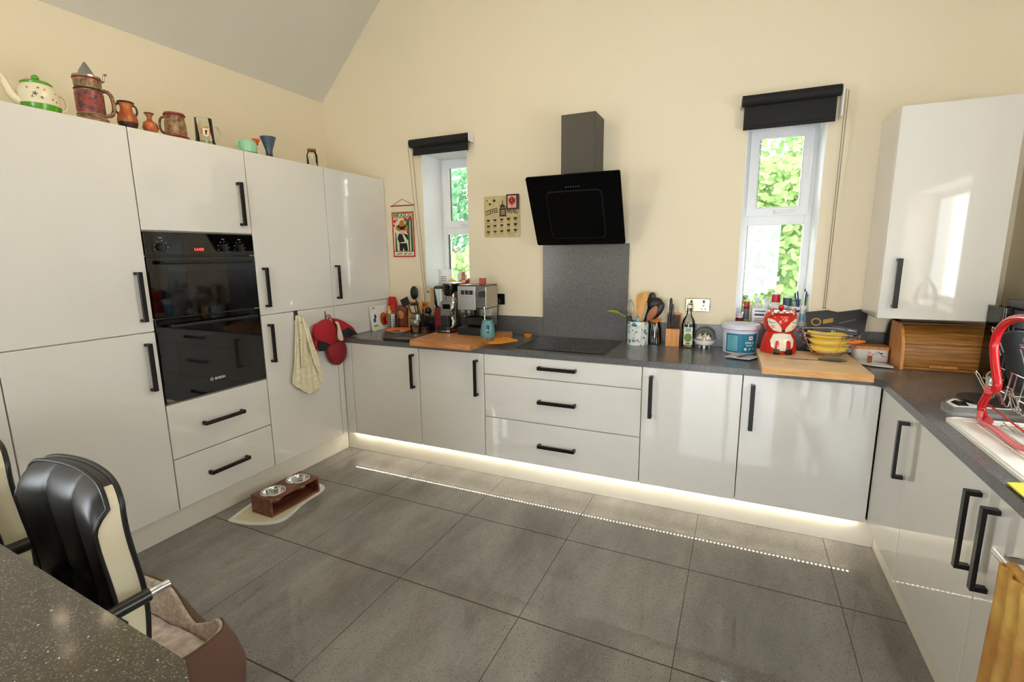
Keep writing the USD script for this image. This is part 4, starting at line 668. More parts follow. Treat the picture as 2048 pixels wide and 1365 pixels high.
t = T('peg', 'brown wooden peppermill on the coffee-side sill', 'peppermill', (.64, .745, zs)); M('body', lathe([(0, 0), (.02, 0), (.014, .15), (.015, .3), (.013, .318), (0, .32)], (.64, .745, zs), 20), 'peg_wood', t); M('cap', lathe([(0, .32), (.014, .32), (.013, .33), (0, .332)], (.64, .745, zs), 20), 'pot_cream', t)
for k, (x, y, m, lab, r) in enumerate(((.575, .68, 'banana', 'yellow lemon heaped on the coffee-side sill', .035), (.665, .672, 'orange_fruit', 'orange in the middle of the coffee-side sill', .032), (.73, .675, 'apple_red', 'red apple at the right of the coffee-side sill', .036))):
    zf = zs + .2
    t = T('fruit', lab, 'fruit', (x, y, zf)); M('skin', ell((x, y, zf + r), (r, r, r * .95)), m, t); M('stalk', cyl((x, y, zf + 1.9 * r), (x, y, zf + 2.15 * r), .003, 8), 'bark', t)
t = T('fruit_crate', 'white box full of fruit on the coffee-side sill', 'box', (.65, .7, zs)); M('box', box(.54, .76, .645, .705, zs, zs + .199, .004), 'white_plastic', t); M('edge', box(.537, .763, .642, .645, zs + .18, zs + .2), 'white_ceramic', t)

# ================================================================== middle of the worktop
c = (2.103, .508, z); t = T('utensil_mug', 'large pale blue map-printed mug full of cooking spoons', 'utensil pot', c); M('mug', vessel([(.066, 0), (.068, .006), (.068, .154)], .005, c, 44), 'map_print', t)
M('handle', mug_handle(c, -1.25, .067, .03, .125, .035, .008), 'white_ceramic', t); M('band', ring((c[0], c[1], z + .154), .0655, .003, 40), 'white_ceramic', t)
M('motif', J(decal(disc_poly(.02, 14, -.0, .135, 1, .5), c, lambda _: .068, -1.75, .0008), decal([(.05, .09), (.075, .1), (.06, .11)], c, lambda _: .068, -1.6, .0008), decal([(-.05, .015), (-.038, .012), (-.036, .04), (-.048, .038)], c, lambda _: .068, -1.6, .0008), decal([(.03, .05), (.05, .045), (.045, .06)], c, lambda _: .068, -1.4, .0008)), 'teal_label', t)
bx, by, bz = 2.105, .51, z + .03
t = T('wooden_spatula', 'broad pale wooden spatula standing in the map-printed mug', 'spatula', (bx, by, bz)); M('spatula', prism([(-.012, 0), (.012, 0), (.014, .14), (.04, .24), (.058, .325), (.0, .315), (-.028, .3), (-.03, .26), (-.01, .14)], .007, (bx - .002, by - .012, bz), X_, (.04, 0, 1)), 'spatula_wood', t)
tool('black ladle with a round bowl in the map-printed mug', 'ladle', (bx + .01, by, bz), (bx + .062, by + .03, bz + .2), 'black_plastic', [('ladle_bowl', ell((bx + .1, by + .03, bz + .235), (.052, .022, .05)), 'black_plastic')], r=.007)
tool('long black spoon behind the ladle in the map-printed mug', 'serving_spoon', (bx + .0, by + .03, bz), (bx + .055, by + .06, bz + .22), 'black_plastic', [('spoon_bowl', rot(ell((bx + .068, by + .062, bz + .27), (.028, .008, .045)), 15, Y_, (bx + .068, by, bz + .27)), 'black_plastic')])
tool('wide black spoon leaning far right in the map-printed mug', 'serving_spoon', (bx - .02, by - .01, bz), (bx + .08, by - .012, bz + .145), 'black_plastic', [('spoon_bowl', rot(ell((bx + .12, by - .012, bz + .2), (.03, .012, .066)), 34, Y_, (bx + .12, by, bz + .2)), 'black_plastic')])
tool('reddish wooden spoon leaning right in the map-printed mug', 'wooden_spoon', (bx - .01, by - .04, bz), (bx + .06, by - .042, bz + .13), 'spoon_wood', [('spoon_bowl', rot(ell((bx + .093, by - .042, bz + .185), (.025, .01, .055)), 30, Y_, (bx + .093, by, bz + .185)), 'spoon_wood')])
t = T('silicone_spatula', 'curved green spatula leaning left over the hob from the mug', 'spatula', (bx - .03, by, bz)); M('handle', tube(curve([(bx - .01, by, bz + .0), (bx - .038, by - .003, bz + .08), (bx - .055, by - .006, bz + .128), (bx - .085, by - .01, bz + .152), (bx - .13, by - .01, bz + .175)], 16), .006, 8), 'silicone_green', t); M('blade', tube(curve([(bx - .125, by - .01, bz + .173), (bx - .17, by - .01, bz + .186), (bx - .21, by - .012, bz + .184)], 10), [.006, .009, .011, .012, .012, .011, .01, .008, .006, .004], 8), 'silicone_green', t)
tool('small black square-headed brush in the map-printed mug', 'pastry_brush', (bx - .02, by - .02, bz), (bx - .045, by - .025, bz + .12), 'spoon_wood', [('brush_head', rot(box(bx - .075, bx - .035, by - .034, by - .02, bz + .112, bz + .16, .004), -14, Y_, (bx - .055, by, bz + .13)), 'black_plastic')])
t = T('wire_whisk', 'thin steel whisk behind the mug next to the splashback', 'whisk', (bx - .055, by + .035, bz)); M('handle', tube([(bx - .04, by + .035, bz), (bx - .062, by + .045, bz + .16)], .004, 8), 'steel', t)
for k in range(4): M('wire_loop', tube(curve([(bx - .062, by + .045, bz + .16), (bx - .062 + .018 * math.cos(k * .785), by + .045 + .018 * math.sin(k * .785), bz + .21), (bx - .068, by + .047, bz + .262), (bx - .068 - .018 * math.cos(k * .785), by + .045 - .018 * math.sin(k * .785), bz + .21), (bx - .062, by + .045, bz + .16)], 20), .0012, 5), 'wire', t)
t = T('bottle_opener', 'pale blue handled tool at the front of the map-printed mug', 'kitchen tool', (bx, by - .06, bz)); M('handle', box(bx - .004, bx + .014, by - .058, by - .052, bz + .01, bz + .155, .002), 'teal_pale', t); M('tip', box(bx + .0, bx + .01, by - .057, by - .053, bz + .155, bz + .165), 'rose', t)
c = (2.208, .548, z); t = T('cafetiere', 'rounded glass jug half full of dark liquid beside the mug', 'jug', c); M('glass', vessel([(.04, 0), (.042, .02), (.04, .1), (.032, .145), (.03, .15)], .0025, c, 32), 'clear_glass', t); M('liquid', lathe([(0, .004), (.0375, .004), (.0385, .02), (.037, .085), (0, .085)], c, 28), 'coffee', t)
M('stopper', lathe([(0, 0), (.027, 0), (.03, .012), (.018, .024), (0, .026)], (2.208, .548, z + .1505), 24), 'orange_fruit', t); M('stopper_spout', box(2.225, 2.248, .54, .552, z + .158, z + .172, .003), 'orange_fruit', t)
# knife block
t = T('knife_block', 'light wooden knife block full of black-handled knives', 'knife block', (2.325, .54, z)); kx0, kx1 = 2.283, 2.368
M('block', prism([(.505, 0), (.572, 0), (.58, .212), (.566, .212), (.545, .125), (.505, .112)], kx1 - kx0, (kx0, 0, z), Y_, Z_), 'block_wood', t)
M('slot', J(*[box(kx0 + .005 + k * .0118, kx0 + .008 + k * .0118, .51, .54, z + .1145, z + .126, 0) for k in range(7)]), 'print_brown', t, kind='stuff')
for k in range(7): M('knife_handle', rot(box(kx0 + .003 + k * .0118, kx0 + .0115 + k * .0118, .512, .53, z + .116, z + .206, .003), -4, X_, (0, .52, z + .116)), 'black_satin', t)
M('large_knife_handle', tube([(kx0 + .02, .55, z + .16), (kx0 + .02, .552, z + .24), (kx0 + .019, .556, z + .295), (kx0 + .018, .558, z + .31)], [.008, .0095, .0085, .004], 12), 'black_satin', t); M('steel_handle', tube([(kx0 + .034, .55, z + .16), (kx0 + .033, .552, z + .25), (kx0 + .032, .553, z + .27)], [.006, .007, .003], 10), 'steel_dark', t)
c = (2.42, .512, z); t = T('oil_bottle', 'clear bottle of golden olive oil with a green printed label', 'bottle', c); pr = [(.037, 0), (.041, .006), (.041, .15), (.036, .175), (.018, .205), (.015, .22), (.015, .262)]
M('glass', vessel(pr, .0025, c, 36), 'clear_glass', t); M('oil', lathe([(0, .003), (.0375, .004), (.038, .1), (0, .1)], c, 32), 'oil', t); M('cap', lathe([(0, .255), (.0165, .255), (.0165, .272), (0, .273)], c, 24), 'white_plastic', t)
lb = M('label', decal([(-.028, .022), (.028, .022), (.028, .135), (-.028, .135)], c, prof_r(pr), -1.5, .0008), 'olive_label', t); M('label_picture', decal(el(0, .068, .022, .028), c, prof_r(pr), -1.5, .0014), 'olive_green', lb)
M('label_lettering', J(*[decal([(-.016, q), (.016, q), (.016, q + .006), (-.016, q + .006)], c, prof_r(pr), -1.5, .0014) for q in (.12, .108)], decal([(-.012, .026), (.016, .026), (.01, .036), (-.012, .036)], c, prof_r(pr), -1.5, .0014)), 'packet_grey', lb)
t = T('small_carton', 'little orange and green carton half hidden behind the oil bottle', 'carton', (2.37, .555, z)); M('carton', box(2.375, 2.4, .558, .579, z, z + .075, .002), 'orange_glaze', t); M('base_print', box(2.3745, 2.4005, .5575, .5795, z + .002, z + .03), 'green_glaze', t)
c = (2.521, .512, z); t = T('garlic_keeper', 'white footed bowl under a clear glass dome, beside the oil bottle', 'bowl', c); M('bowl', vessel([(.03, .018), (.055, .03), (.064, .05), (.066, .058)], .004, c, 36), 'white_ceramic', t); M('dome', lathe([(.06, .058), (.06, .08), (.05, .105), (.03, .122), (0, .128)], c, 36), 'clear_glass', t)
for k in range(3): a = -1.57 + k * 2.094; M('foot', cyl((c[0] + .034 * math.cos(a), c[1] + .034 * math.sin(a), z), (c[0] + .03 * math.cos(a), c[1] + .03 * math.sin(a), z + .026), .006, 12, .011), 'white_ceramic', t)
for k, (dx, dy, dz, m) in enumerate(((-.03, -.01, .066, 'garlic'), (.022, -.02, .064, 'garlic'), (0, .022, .068, 'garlic'), (-.004, -.03, .06, 'pink_blush'))):
    lab = ('pale garlic bulb at the left of the glass dome', 'pale garlic bulb at the right of the glass dome', 'pale garlic bulb at the back of the glass dome', 'pinkish garlic clove at the front of the glass dome')[k]
    b = (c[0] + dx, c[1] + dy, z + dz); t = T('garlic_bulb', lab, 'garlic', b); M('bulb', ell(b, (.02, .02, .017)), m, t); M('neck', cyl((b[0], b[1], b[2] + .014), (b[0] + .003, b[1], b[2] + .03), .006, 8, .002), m, t)
# blue tub
c = (2.722, .46, z); t = T('plastic_tub', 'round translucent tub with a teal SPRATS label and white lid', 'tub', c); pr = [(.088, 0), (.092, .004), (.1, .145)]; pf = prof_r(pr)
M('tub', lathe([(0, 0)] + pr + [(0, .145)], c, 48), 'tub_plastic', t); M('lid', lathe([(0, .145), (.104, .145), (.1095, .15), (.1095, .168), (.104, .176), (.09, .176), (.086, .17), (0, .17)], c, 48), 'tub_plastic', t)
lb = M('label', decal([(-.082, .01), (.11, .012), (.11, .125), (-.082, .125)], c, pf, -1.58, .0007), 'teal_label', t); lt = lambda q, m, n, o=.0014: M(n, decal(q, c, pf, -1.58, o), m, lb)
lt([(-.072, .022), (-.012, .022), (-.012, .115), (-.072, .115)], 'teal_pale', 'text_panel', .0009); lt(rrect(.024, .022, .003, 3, .062, .1), 'white_print', 'logo_square'); lt(el(.062, .1, .007, .004), 'rose', 'logo_mark', .0018)
M('lettering', wrap(text('SPRATS', .0125, (.0575, .066, 0), X_, Y_, .0014, True, width=.055), c, pf, -1.58), 'white_print', lb)
M('small_text', J(*[decal([(.037 + k * .014, .053), (.047 + k * .014, .053), (.047 + k * .014, .059), (.037 + k * .014, .059)], c, pf, -1.58, .0012) for k in range(3)], decal(el(.033, .034, .008, .008), c, pf, -1.58, .0012), decal([(.052, .028), (.06, .03), (.066, .042), (.058, .038)], c, pf, -1.58, .0012), decal([(.078, .04), (.086, .038), (.09, .028), (.084, .03)], c, pf, -1.58, .0012)), 'white_print', lb)
M('fine_print', J(*[decal([(-.066, q), (-.02, q), (-.02, q + .0022), (-.066, q + .0022)], c, pf, -1.58, .0013) for q in (.034, .046, .058, .07, .082, .094)]), 'teal_label', lb, kind='stuff')
t = T('seed_packet', 'pale crumpled foil packet lying in front of the blue tub', 'packet', (2.72, .26, z)); rag('foil', t, [(2.645, .23), (2.775, .19), (2.83, .31), (2.69, .34)], z, .008, 'sachet_silver', 4.2)
M('pink_print', prism([(2.662, .245), (2.72, .232), (2.745, .315), (2.69, .33)], .0012, (0, 0, z + .012)), 'sachet_pink', t); M('dark_print', prism([(2.705, .228), (2.728, .222), (2.77, .295), (2.735, .29)], .0012, (0, 0, z + .0128)), 'sachet_dark', t)
# board with the fox jar, fruit and knife
zb = z + .035
t = T('chopping_board', 'thick pale wooden board overhanging the right inner corner', 'chopping board', (3.05, .2, z)); bp = [(2.822, -.1), (3.285, -.098), (3.272, .43), (2.815, .43)]; M('board', prism(bp, .034, (0, 0, z + .0005)), 'board_wood', t)
M('edge_strip', prism([(2.823, -.1035), (3.284, -.1015), (3.284, -.098), (2.823, -.1)], .032, (0, 0, z + .0015)), 'board_edge', t, label='banded front edge')
c = (2.922, .368, zb); t = T('cookie_jar', 'glossy red and cream fox-shaped biscuit jar', 'biscuit jar', c); A0 = -1.40
pr = [(.09, 0), (.094, .008), (.092, .04), (.084, .085), (.07, .11), (.068, .118)]; hr = [(.068, .118), (.078, .132), (.085, .16), (.086, .185), (.081, .205), (.072, .219)]; pf, hf = prof_r(pr), prof_r(hr)
M('body', lathe([(0, 0)] + pr + [(0, .118)], c, 48), 'red_gloss', t); M('belly', decal([(-.03, .02), (.03, .02), (.058, .042), (.064, .075), (.045, .11), (.0, .116), (-.045, .11), (-.064, .075), (-.058, .042)], c, pf, A0, .002), 'fox_cream', t)
hd = M('head', lathe([(0, .1182)] + hr + [(0, .221)], c, 48), 'red_gloss', t)
for s in (-1, 1):
    M('cheek', decal([(s * u, v) for u, v in [(.003, .124), (.022, .124), (.05, .132), (.08, .158), (.092, .19), (.088, .197), (.062, .195), (.034, .178), (.014, .152)]][::s], c, hf, A0, .002), 'fox_cream', hd)
    M('blush', decal(disc_poly(.014, 14, s * .056, .152, 1, .8), c, hf, A0, .003), 'pink_blush', hd)
    M('closed_eye', wrap(tube([(s * (.042 + .009 * k), .18 - .006 * math.sin(k * math.pi / 4), .0035) for k in range(5)], .0013, 5), c, hf, A0), 'ink_black', hd)
    e0 = np.array([c[0], c[1], c[2]]) + np.array([math.cos(A0 + s * .92) * .06, math.sin(A0 + s * .92) * .06, .203]); tip = e0 + (0, .0, .052) + np.array([math.cos(A0 + s * .92) * .014, math.sin(A0 + s * .92) * .014, 0])
    ea = np.array([-math.sin(A0), math.cos(A0), 0]); fo = np.array([math.cos(A0), math.sin(A0), 0])
    hull = lambda q: tm(m3d.Manifold.hull_points(np.array(q, np.float32)))
    M('ear', hull([e0 + ea * .026, e0 - ea * .026, e0 + fo * .012, e0 - fo * .014, tip + ea * .003, tip - ea * .003, tip - fo * .004]), 'red_gloss', hd); M('ear_lining', hull([e0 + ea * .017 + fo * .008, e0 - ea * .017 + fo * .008, e0 + fo * .0155, tip + fo * .001 - (0, 0, .01), e0 + fo * .01]), 'fox_cream', hd)
    lg = M('leg', wrap(prism([(s * .028 - .011, .002), (s * .028 + .011, .002), (s * .026 + .008, .07), (s * .026, .078), (s * .026 - .008, .07)], .012, refine=.01), c, pf, A0), 'red_gloss', t); M('boot', wrap(J(prism([(s * .028 - .014, .0), (s * .028 + .014, .0), (s * .028 + .012, .03), (s * .028 - .012, .03)], .018, refine=.01)), c, pf, A0), 'ink_black', lg)
M('nose', ell((c[0] + math.cos(A0) * .08, c[1] + math.sin(A0) * .08, zb + .13), (.009, .009, .008)), 'ink_black', hd)
ld = M('lid', lathe([(.068, .222), (.064, .23), (.04, .24), (0, .243)], c, 36), 'red_gloss', t); M('knob', ell((c[0], c[1], zb + .256), .0145), 'red_gloss', ld); M('snow_edge', J(*[ell((c[0] + .058 * math.cos(a), c[1] + .058 * math.sin(a), zb + .231), (.013, .013, .006), 1) for a in np.arange(0, 6.2, .52)]), 'white_ceramic', ld, label='white wavy fur edge')
M('forehead_mark', J(*[decal(disc_poly(.0035, 8, u, v), c, hf, A0, .0026) for u, v in ((-.012, .207), (0, .206), (.012, .207), (-.006, .196), (.006, .196), (0, .186))]), 'pink_blush', hd)
# wire fruit bowl
c = (3.162, .365, zb); t = T('fruit_bowl', 'round chrome wire fruit bowl on the pale wooden board', 'fruit bowl', c)
RB = [(.07, .004), (.098, .03), (.122, .065), (.136, .1), (.146, .128)]
for r, h in RB: M('wire_ring', ring((c[0], c[1], zb + h), r, .0024 if h < .12 else .004, 48), 'chrome', t)
for k in range(5): a = k * 1.2566 - 1.3; M('wire_rib', tube([(c[0] + (r + .003) * math.cos(a), c[1] + (r + .003) * math.sin(a), zb + h) for r, h in RB], .0022, 6), 'chrome', t)
def banana(label, pts, r=.021):
    q = curve(pts, 16); t = T('banana', label, 'banana', tuple(q[8])); rr = r * np.array([.35, .6, .82, .95, 1, 1, 1, 1, 1, 1, 1, .97, .88, .7, .45, .3]); M('skin', tube(q, rr, 10), 'banana', t); M('stalk', tube([q[-1], q[-1] + (q[-1] - q[-2]) * .8], [r * .3, r * .25], 8), 'banana_tip', t); M('tip', ell(q[0], r * .33, 1), 'banana_tip', t)
cx, cy = c[:2]
for k, lab in enumerate(('lowest banana at the front of the wire bowl', 'second banana up in the wire bowl', 'topmost banana in the wire bowl, lying against the black bag')):
    dz, dy = k * .034, k * .02; banana(lab, [(cx - .085 - .008 * k, cy - .05 + dy, zb + .05 + dz * 1.15), (cx - .04, cy - .07 + dy, zb + .04 + dz), (cx + .03, cy - .07 + dy, zb + .042 + dz), (cx + .09, cy - .04 + dy, zb + .055 + dz * .8)])
t = T('carrot', 'orange carrot poking out of the wire bowl to the right', 'carrot', (cx + .1, cy + .0, zb + .07)); M('root', tube([(cx + .045, cy + .0, zb + .075), (cx + .12, cy - .015, zb + .082), (cx + .168, cy - .025, zb + .088)], [.018, .015, .004], 12), 'carrot', t); M('crown', ell((cx + .042, cy, zb + .075), (.006, .014, .014), 1), 'green_light', t)
for lab, m, b, r in (('red apple at the left of the wire bowl', 'apple_red', (cx - .055, cy - .005, zb + .04), .033), ('orange at the back of the wire bowl', 'orange_fruit', (cx + .02, cy + .06, zb + .045), .036)):
    t = T('fruit', lab, 'fruit', b); M('skin', ell(b, (r, r, r * .93)), m, t); M('stalk', cyl((b[0], b[1], b[2] + r * .85), (b[0], b[1], b[2] + r * 1.1), .002, 6), 'bark', t)
t = T('kitchen_knife', 'long slim knife with a grey handle lying on the pale wooden board', 'knife', (3.1, .15, zb)); kz = zb + .0006
M('blade', prism([(2.94, .17), (3.1, .172), (3.1, .15), (3.0, .152)], .0022, (0, 0, kz)), 'knife_steel', t); M('handle', J(tube([(3.095, .161, kz + .009), (3.14, .161, kz + .01), (3.19, .158, kz + .011), (3.222, .156, kz + .01)], [.006, .008, .0095, .004], 10)), 'steel_dark', t)
# black bag behind
t = T('food_bag', 'black stand-up food pouch with gold lettering behind the wire bowl', 'bag', (3.22, .56, z)); o = np.array([3.215, .53, z]); ax = np.array([1., 0, 0]); ay = np.array([-.02, .22, .97])
fr = [(-.125, .005), (.155, .0), (.165, .08), (.155, .15), (.172, .285), (.06, .263), (.02, .256), (-.03, .266), (-.142, .25), (-.128, .12)]
M('pouch', J(prism(fr, .006, o + (0, .006, 0), ax, ay), tm(m3d.Manifold.hull_points(np.array([o + (-.12, .006, 0), o + (.15, .006, 0), o + (-.12, .045, 0), o + (.15, .045, 0), o + (-.125, .05, .2), o + (.15, .05, .2)], np.float32)))), 'packet_black', t)
P_ = lambda n, s_, m, d=.0: M(n, prism(s_, .001, o + (0, -.0005 - d, 0), ax, ay), m, t)
P_('gold_emblem', el(-.085, .195, .026, .024), 'gold_print'); P_('emblem_core', el(-.085, .195, .018, .016), 'packet_black', .001); P_('gold_lettering', [(-.05, .185), (.0, .197), (.0, .222), (-.05, .21)], 'gold_print'); P_('grey_panel', [(-.1, .05), (.12, .05), (.12, .16), (.02, .175), (-.1, .155)], 'packet_grey'); P_('fish_print', [(-.03, .1), (-.012, .11), (-.006, .15), (.0, .15), (.008, .13), (.03, .135), (.016, .115), (.014, .095), (-.008, .09)], 'paper_white', .001); P_('white_line', [(.03, .19), (.11, .215), (.11, .221), (.03, .196)], 'packet_grey'); P_('paper_tag', [(.04, .05), (.13, .065), (.13, .09), (.05, .075)], 'paper_white', .001); P_('paper_tag', [(.05, .02), (.12, .032), (.12, .055), (.055, .042)], 'paper_white', .001)
# butter dish, spoon rest, dark bottle, bread bin
t = T('butter_dish', 'white butter dish with a wooden lid and black line drawing', 'butter dish', (3.4, .5, z)); M('dish', prism(rrect(.16, .1, .02, 5, 3.382, .48), .066, (0, 0, z)), 'white_ceramic', t); M('lid', prism(rrect(.166, .106, .02, 5, 3.382, .48), .016, (0, 0, z + .0662)), 'block_wood', t)
M('drawing', J(*[tube(curve(q, 12), .0009, 4) for q in ([(3.37, .4292, z + .052), (3.378, .4292, z + .04), (3.372, .4292, z + .03), (3.385, .4292, z + .018)], [(3.395, .4292, z + .05), (3.42, .4292, z + .048), (3.43, .4292, z + .034), (3.45, .4292, z + .028)], [(3.38, .4292, z + .046), (3.4, .4292, z + .04), (3.415, .4292, z + .052)])], prism(el(3.425, z + .047, .009, .003, 10), .0008, (0, .43, 0), X_, Z_)), 'ink_black', t)
t = T('spoon_rest', 'white leaf-shaped spoon rest on the worktop beside the pale board', 'spoon rest', (3.36, .32, z)); rag('dish', t, [(3.29, .385), (3.31, .31), (3.36, .268), (3.44, .25), (3.45, .28), (3.42, .33), (3.36, .38)], z, .006, 'white_ceramic', 9.1, 5, .006)
t = T('cork_pot', 'tiny brown cork pot on the white spoon rest', 'pot', (3.355, .335, z + .012)); M('cork', cyl((3.355, .335, z + .0125), (3.355, .335, z + .05), .01, 16, .0095), 'brown_cork', t); M('top', cyl((3.355, .335, z + .05), (3.355, .335, z + .062), .011, 16), 'pink_blush', t)
c = (3.5, .541, z); t = T('black_bottle', 'tall rounded matt black bottle in the corner left of the bread bin', 'bottle', c); M('body', lathe([(0, 0), (.038, 0), (.04, .02), (.04, .15), (.034, .2), (.022, .225), (0, .232)], c, 32), 'black_plastic', t); M('base_ring', ring((c[0], c[1], z + .012), .0395, .0015, 32), 'black_satin', t)
t = T('bread_bin', 'wooden roll-top bread bin under the wall cupboard', 'bread bin', (3.68, .4, z)); bx0, bx1, y0, y1 = 3.47, 3.835, .265, .492
arc = [(y0, 0), (y0 + .004, .04)] + [(y0 + .13 - .126 * math.cos(k * math.pi / 20), .06 + .168 * math.sin(k * math.pi / 20)) for k in range(0, 11)] + [(y1, .228), (y1, 0)]
for x in (bx0, bx1 - .014): M('side', prism(arc, .014, (x, 0, z), Y_, Z_), 'block_wood', t)
M('base', box(bx0 + .014, bx1 - .014, y0 + .006, y1 - .004, z, z + .014), 'bin_wood', t); M('back', box(bx0 + .014, bx1 - .014, y1 - .012, y1 - .002, z + .014, z + .224), 'bin_wood', t); M('top', box(bx0 + .0142, bx1 - .0142, y0 + .135, y1 - .012, z + .214, z + .226), 'bin_wood', t)
ap = [(y0 + .135 - .1255 * math.cos(a), .06 + .162 * math.sin(a)) for a in np.linspace(-.28, 1.53, 16)]
for k in range(15):
    (ya_, za), (yb2, zb2) = ap[k], ap[k + 1]; d = np.array([yb2 - ya_, zb2 - za]); d /= np.linalg.norm(d); n_ = np.array([-d[1], d[0]]); e1, e2 = np.array([ya_, za]) + d * .0006, np.array([yb2, zb2]) - d * .0006
    M('slat', prism([tuple(e1), tuple(e2), tuple(e2 - n_ * .008), tuple(e1 - n_ * .008)][::-1], bx1 - bx0 - .03, (bx0 + .015, 0, z), Y_, Z_), 'bin_wood', t)
M('grip', box(3.59, 3.7, y0 - .008, y0 + .012, z + .016, z + .03, .004), 'block_wood', t)

# ================================================================== fox-side sill
S_ = lambda label, name, x, y, r, h, m, lidm=None, cat='jar', lidh=.012: tin(label, name, (x, y, zs), r, h, m, lidm, cat, lidh, 24)
def band(t, x, y, r, z0, z1, m, n='band'): M(n, lathe([(r, z0), (r * 1.015, z0), (r * 1.015, z1), (r, z1)], (x, y, zs), 24), m, t)
t = S_('small jar with dark red contents at the left end of the fox-side sill', 'small_jar', 2.715, .655, .02, .055, 'white_plastic', 'tub_plastic'); band(t, 2.715, .655, .02, .012, .045, 'red_dark')
t = S_('slim tube with a red cap and green foot on the fox-side sill', 'tablet_tube', 2.752, .67, .017, .125, 'packet_grey', 'red_enamel', 'tube', .022); band(t, 2.752, .67, .017, .005, .035, 'green_light'); band(t, 2.752, .67, .017, .1, .118, 'red_dark')
t = T('medicine_box', 'white carton with dark printed lines in front of the spray bottles', 'box', (2.83, .68, zs)); M('carton', box(2.785, 2.872, .66, .7, zs, zs + .105, .002), 'white_plastic', t)
for a, b, q0, q1, m in ((2.8, 2.855, .06, .072, 'navy'), (2.8, 2.86, .04, .044, 'packet_grey'), (2.8, 2.85, .03, .034, 'packet_grey'), (2.8, 2.862, .085, .093, 'packet_grey'), (2.8, 2.85, .012, .024, 'print_pink')): M('print', box(a, b, .6592, .66, zs + q0, zs + q1, 0), m, t)
t = S_('row of pale candles standing beside the white carton', 'candle', 2.775, .72, .012, .12, 'pot_cream', 'cream_card', 'candle', .004)
for k, (x, h) in enumerate(((2.815, .165), (2.868, .17))):
    t = T('spray_bottle', ('left' if k == 0 else 'right') + ' one of two white bottles behind the carton on the fox-side sill', 'bottle', (x, .76, zs)); M('body', lathe([(0, 0), (.025, 0), (.026, .1), (.014, .13), (.012, h - .03), (0, h - .03)], (x, .76, zs), 24), 'white_plastic', t); M('cap', lathe([(0, h - .03), (.014, h - .03), (.013, h), (0, h + .002)], (x, .76, zs), 20), 'tub_plastic', t)
t = S_('wide white tub with a black band behind the fox jar', 'cream_tub', 2.93, .66, .045, .115, 'paper_white', 'white_plastic', 'tub', .014); band(t, 2.93, .66, .045, .088, .112, 'ink_black')
c = (2.9, .76, zs + .0); t = S_('red and white paper cup standing highest behind the fox jar', 'paper_cup', 2.92, .76, .026, .19, 'red_enamel', 'white_plastic', 'cup', .01); band(t, 2.92, .76, .026, .06, .14, 'paper_white')
t = S_('grey blue glass tumbler behind the fox jar', 'tumbler', 2.985, .76, .026, .17, 'blue_glaze', 'tub_plastic', 'glass', .004); band(t, 2.985, .76, .026, .02, .12, 'tub_plastic')
t = S_('white jar with a navy band at the right of the fox-side sill', 'jar', 3.02, .68, .028, .11, 'paper_white', 'white_plastic', 'jar', .01); band(t, 3.02, .68, .028, .09, .104, 'navy')
t = S_('mint green pot behind the navy-banded jar', 'pot', 3.03, .77, .03, .15, 'mint_glaze', 'green_glaze', 'pot', .01)
c = (3.066, .7, zs); t = T('pen_pot', 'white pot stuffed with blue pens at the right end of the sill', 'pen pot', c); M('pot', vessel([(.02, 0), (.021, .004), (.021, .13)], .0015, c, 24), 'white_plastic', t); M('print', decal([(-.015, .03), (.015, .03), (.015, .08), (-.015, .08)], c, lambda _: .021, -1.7, .0006), 'teal_pale', t)
for k, (dx, dy, h, m) in enumerate(((-.012, -.004, .19, 'navy'), (-.006, .006, .2, 'navy'), (.001, -.008, .215, 'white_plastic'), (.006, .005, .2, 'navy'), (.009, -.002, .185, 'green_light'))):
    lab = ('navy pen leaning furthest left in the white pot', 'navy pen at the back of the white pot', 'white pen at the front of the white pot', 'navy pen at the right of the white pot', 'yellow green pen in the white pot')[k]
    b = (c[0] + dx * .5, c[1] + dy, zs + .005); t = T('pen', lab, 'pen', b); p1 = np.array([c[0] + dx * 2.2 - (.02 if k < 2 else 0), c[1] + dy * 1.6, zs + h]); M('barrel', tube([b, p1], .004, 8), m, t); M('cap', tube([p1, p1 + (p1 - np.array(b)) * .08], [.0046, .003], 8), 'navy' if k != 2 else 'black_plastic', t)
t = T('sweet_wrapper', 'crumpled red and white wrapper at the front edge of the fox-side sill', 'wrapper', (2.85, .605, zs)); rag('wrapper', t, [(2.8, .585), (2.87, .584), (2.895, .61), (2.85, .635), (2.81, .625)], zs, .015, 'red_enamel', 3.3, 30); M('white_print', ell((2.85, .612, zs + .022), (.015, .01, .004), 1), 'paper_white', t)

# ================================================================== right end: scale, sink, rack
z = ZT
t = T('kitchen_scale', 'silver kitchen scale with a round black platform', 'scale', (3.58, -.37, z)); so = [(3.437, -.405), (3.482, -.34), (3.62, -.25), (3.7, -.31), (3.67, -.45), (3.447, -.487)]
M('body', prism(so, .016, (0, 0, z + .0005)), 'steel', t); M('top_plate', prism([(3.45, -.41), (3.488, -.355), (3.62, -.268), (3.685, -.315), (3.66, -.44), (3.455, -.472)], .002, (0, 0, z + .0166)), 'white_plastic', t); M('display', prism([(3.462, -.415), (3.486, -.38), (3.512, -.395), (3.505, -.455), (3.47, -.462)], .001, (0, 0, z + .0187)), 'black_glass_window', t); M('platform', cyl((3.59, -.355, z + .019), (3.59, -.355, z + .03), .088, 44), 'black_satin', t)
t = T('sink_drainer', 'white ceramic inset sink with a ribbed drainer', 'sink', (3.64, -1.1, z)); sx0, sx1, sy0, sy1 = 3.383, 3.9, -1.7, -.598; cxs, cys = (sx0 + sx1) / 2, (sy0 + sy1) / 2
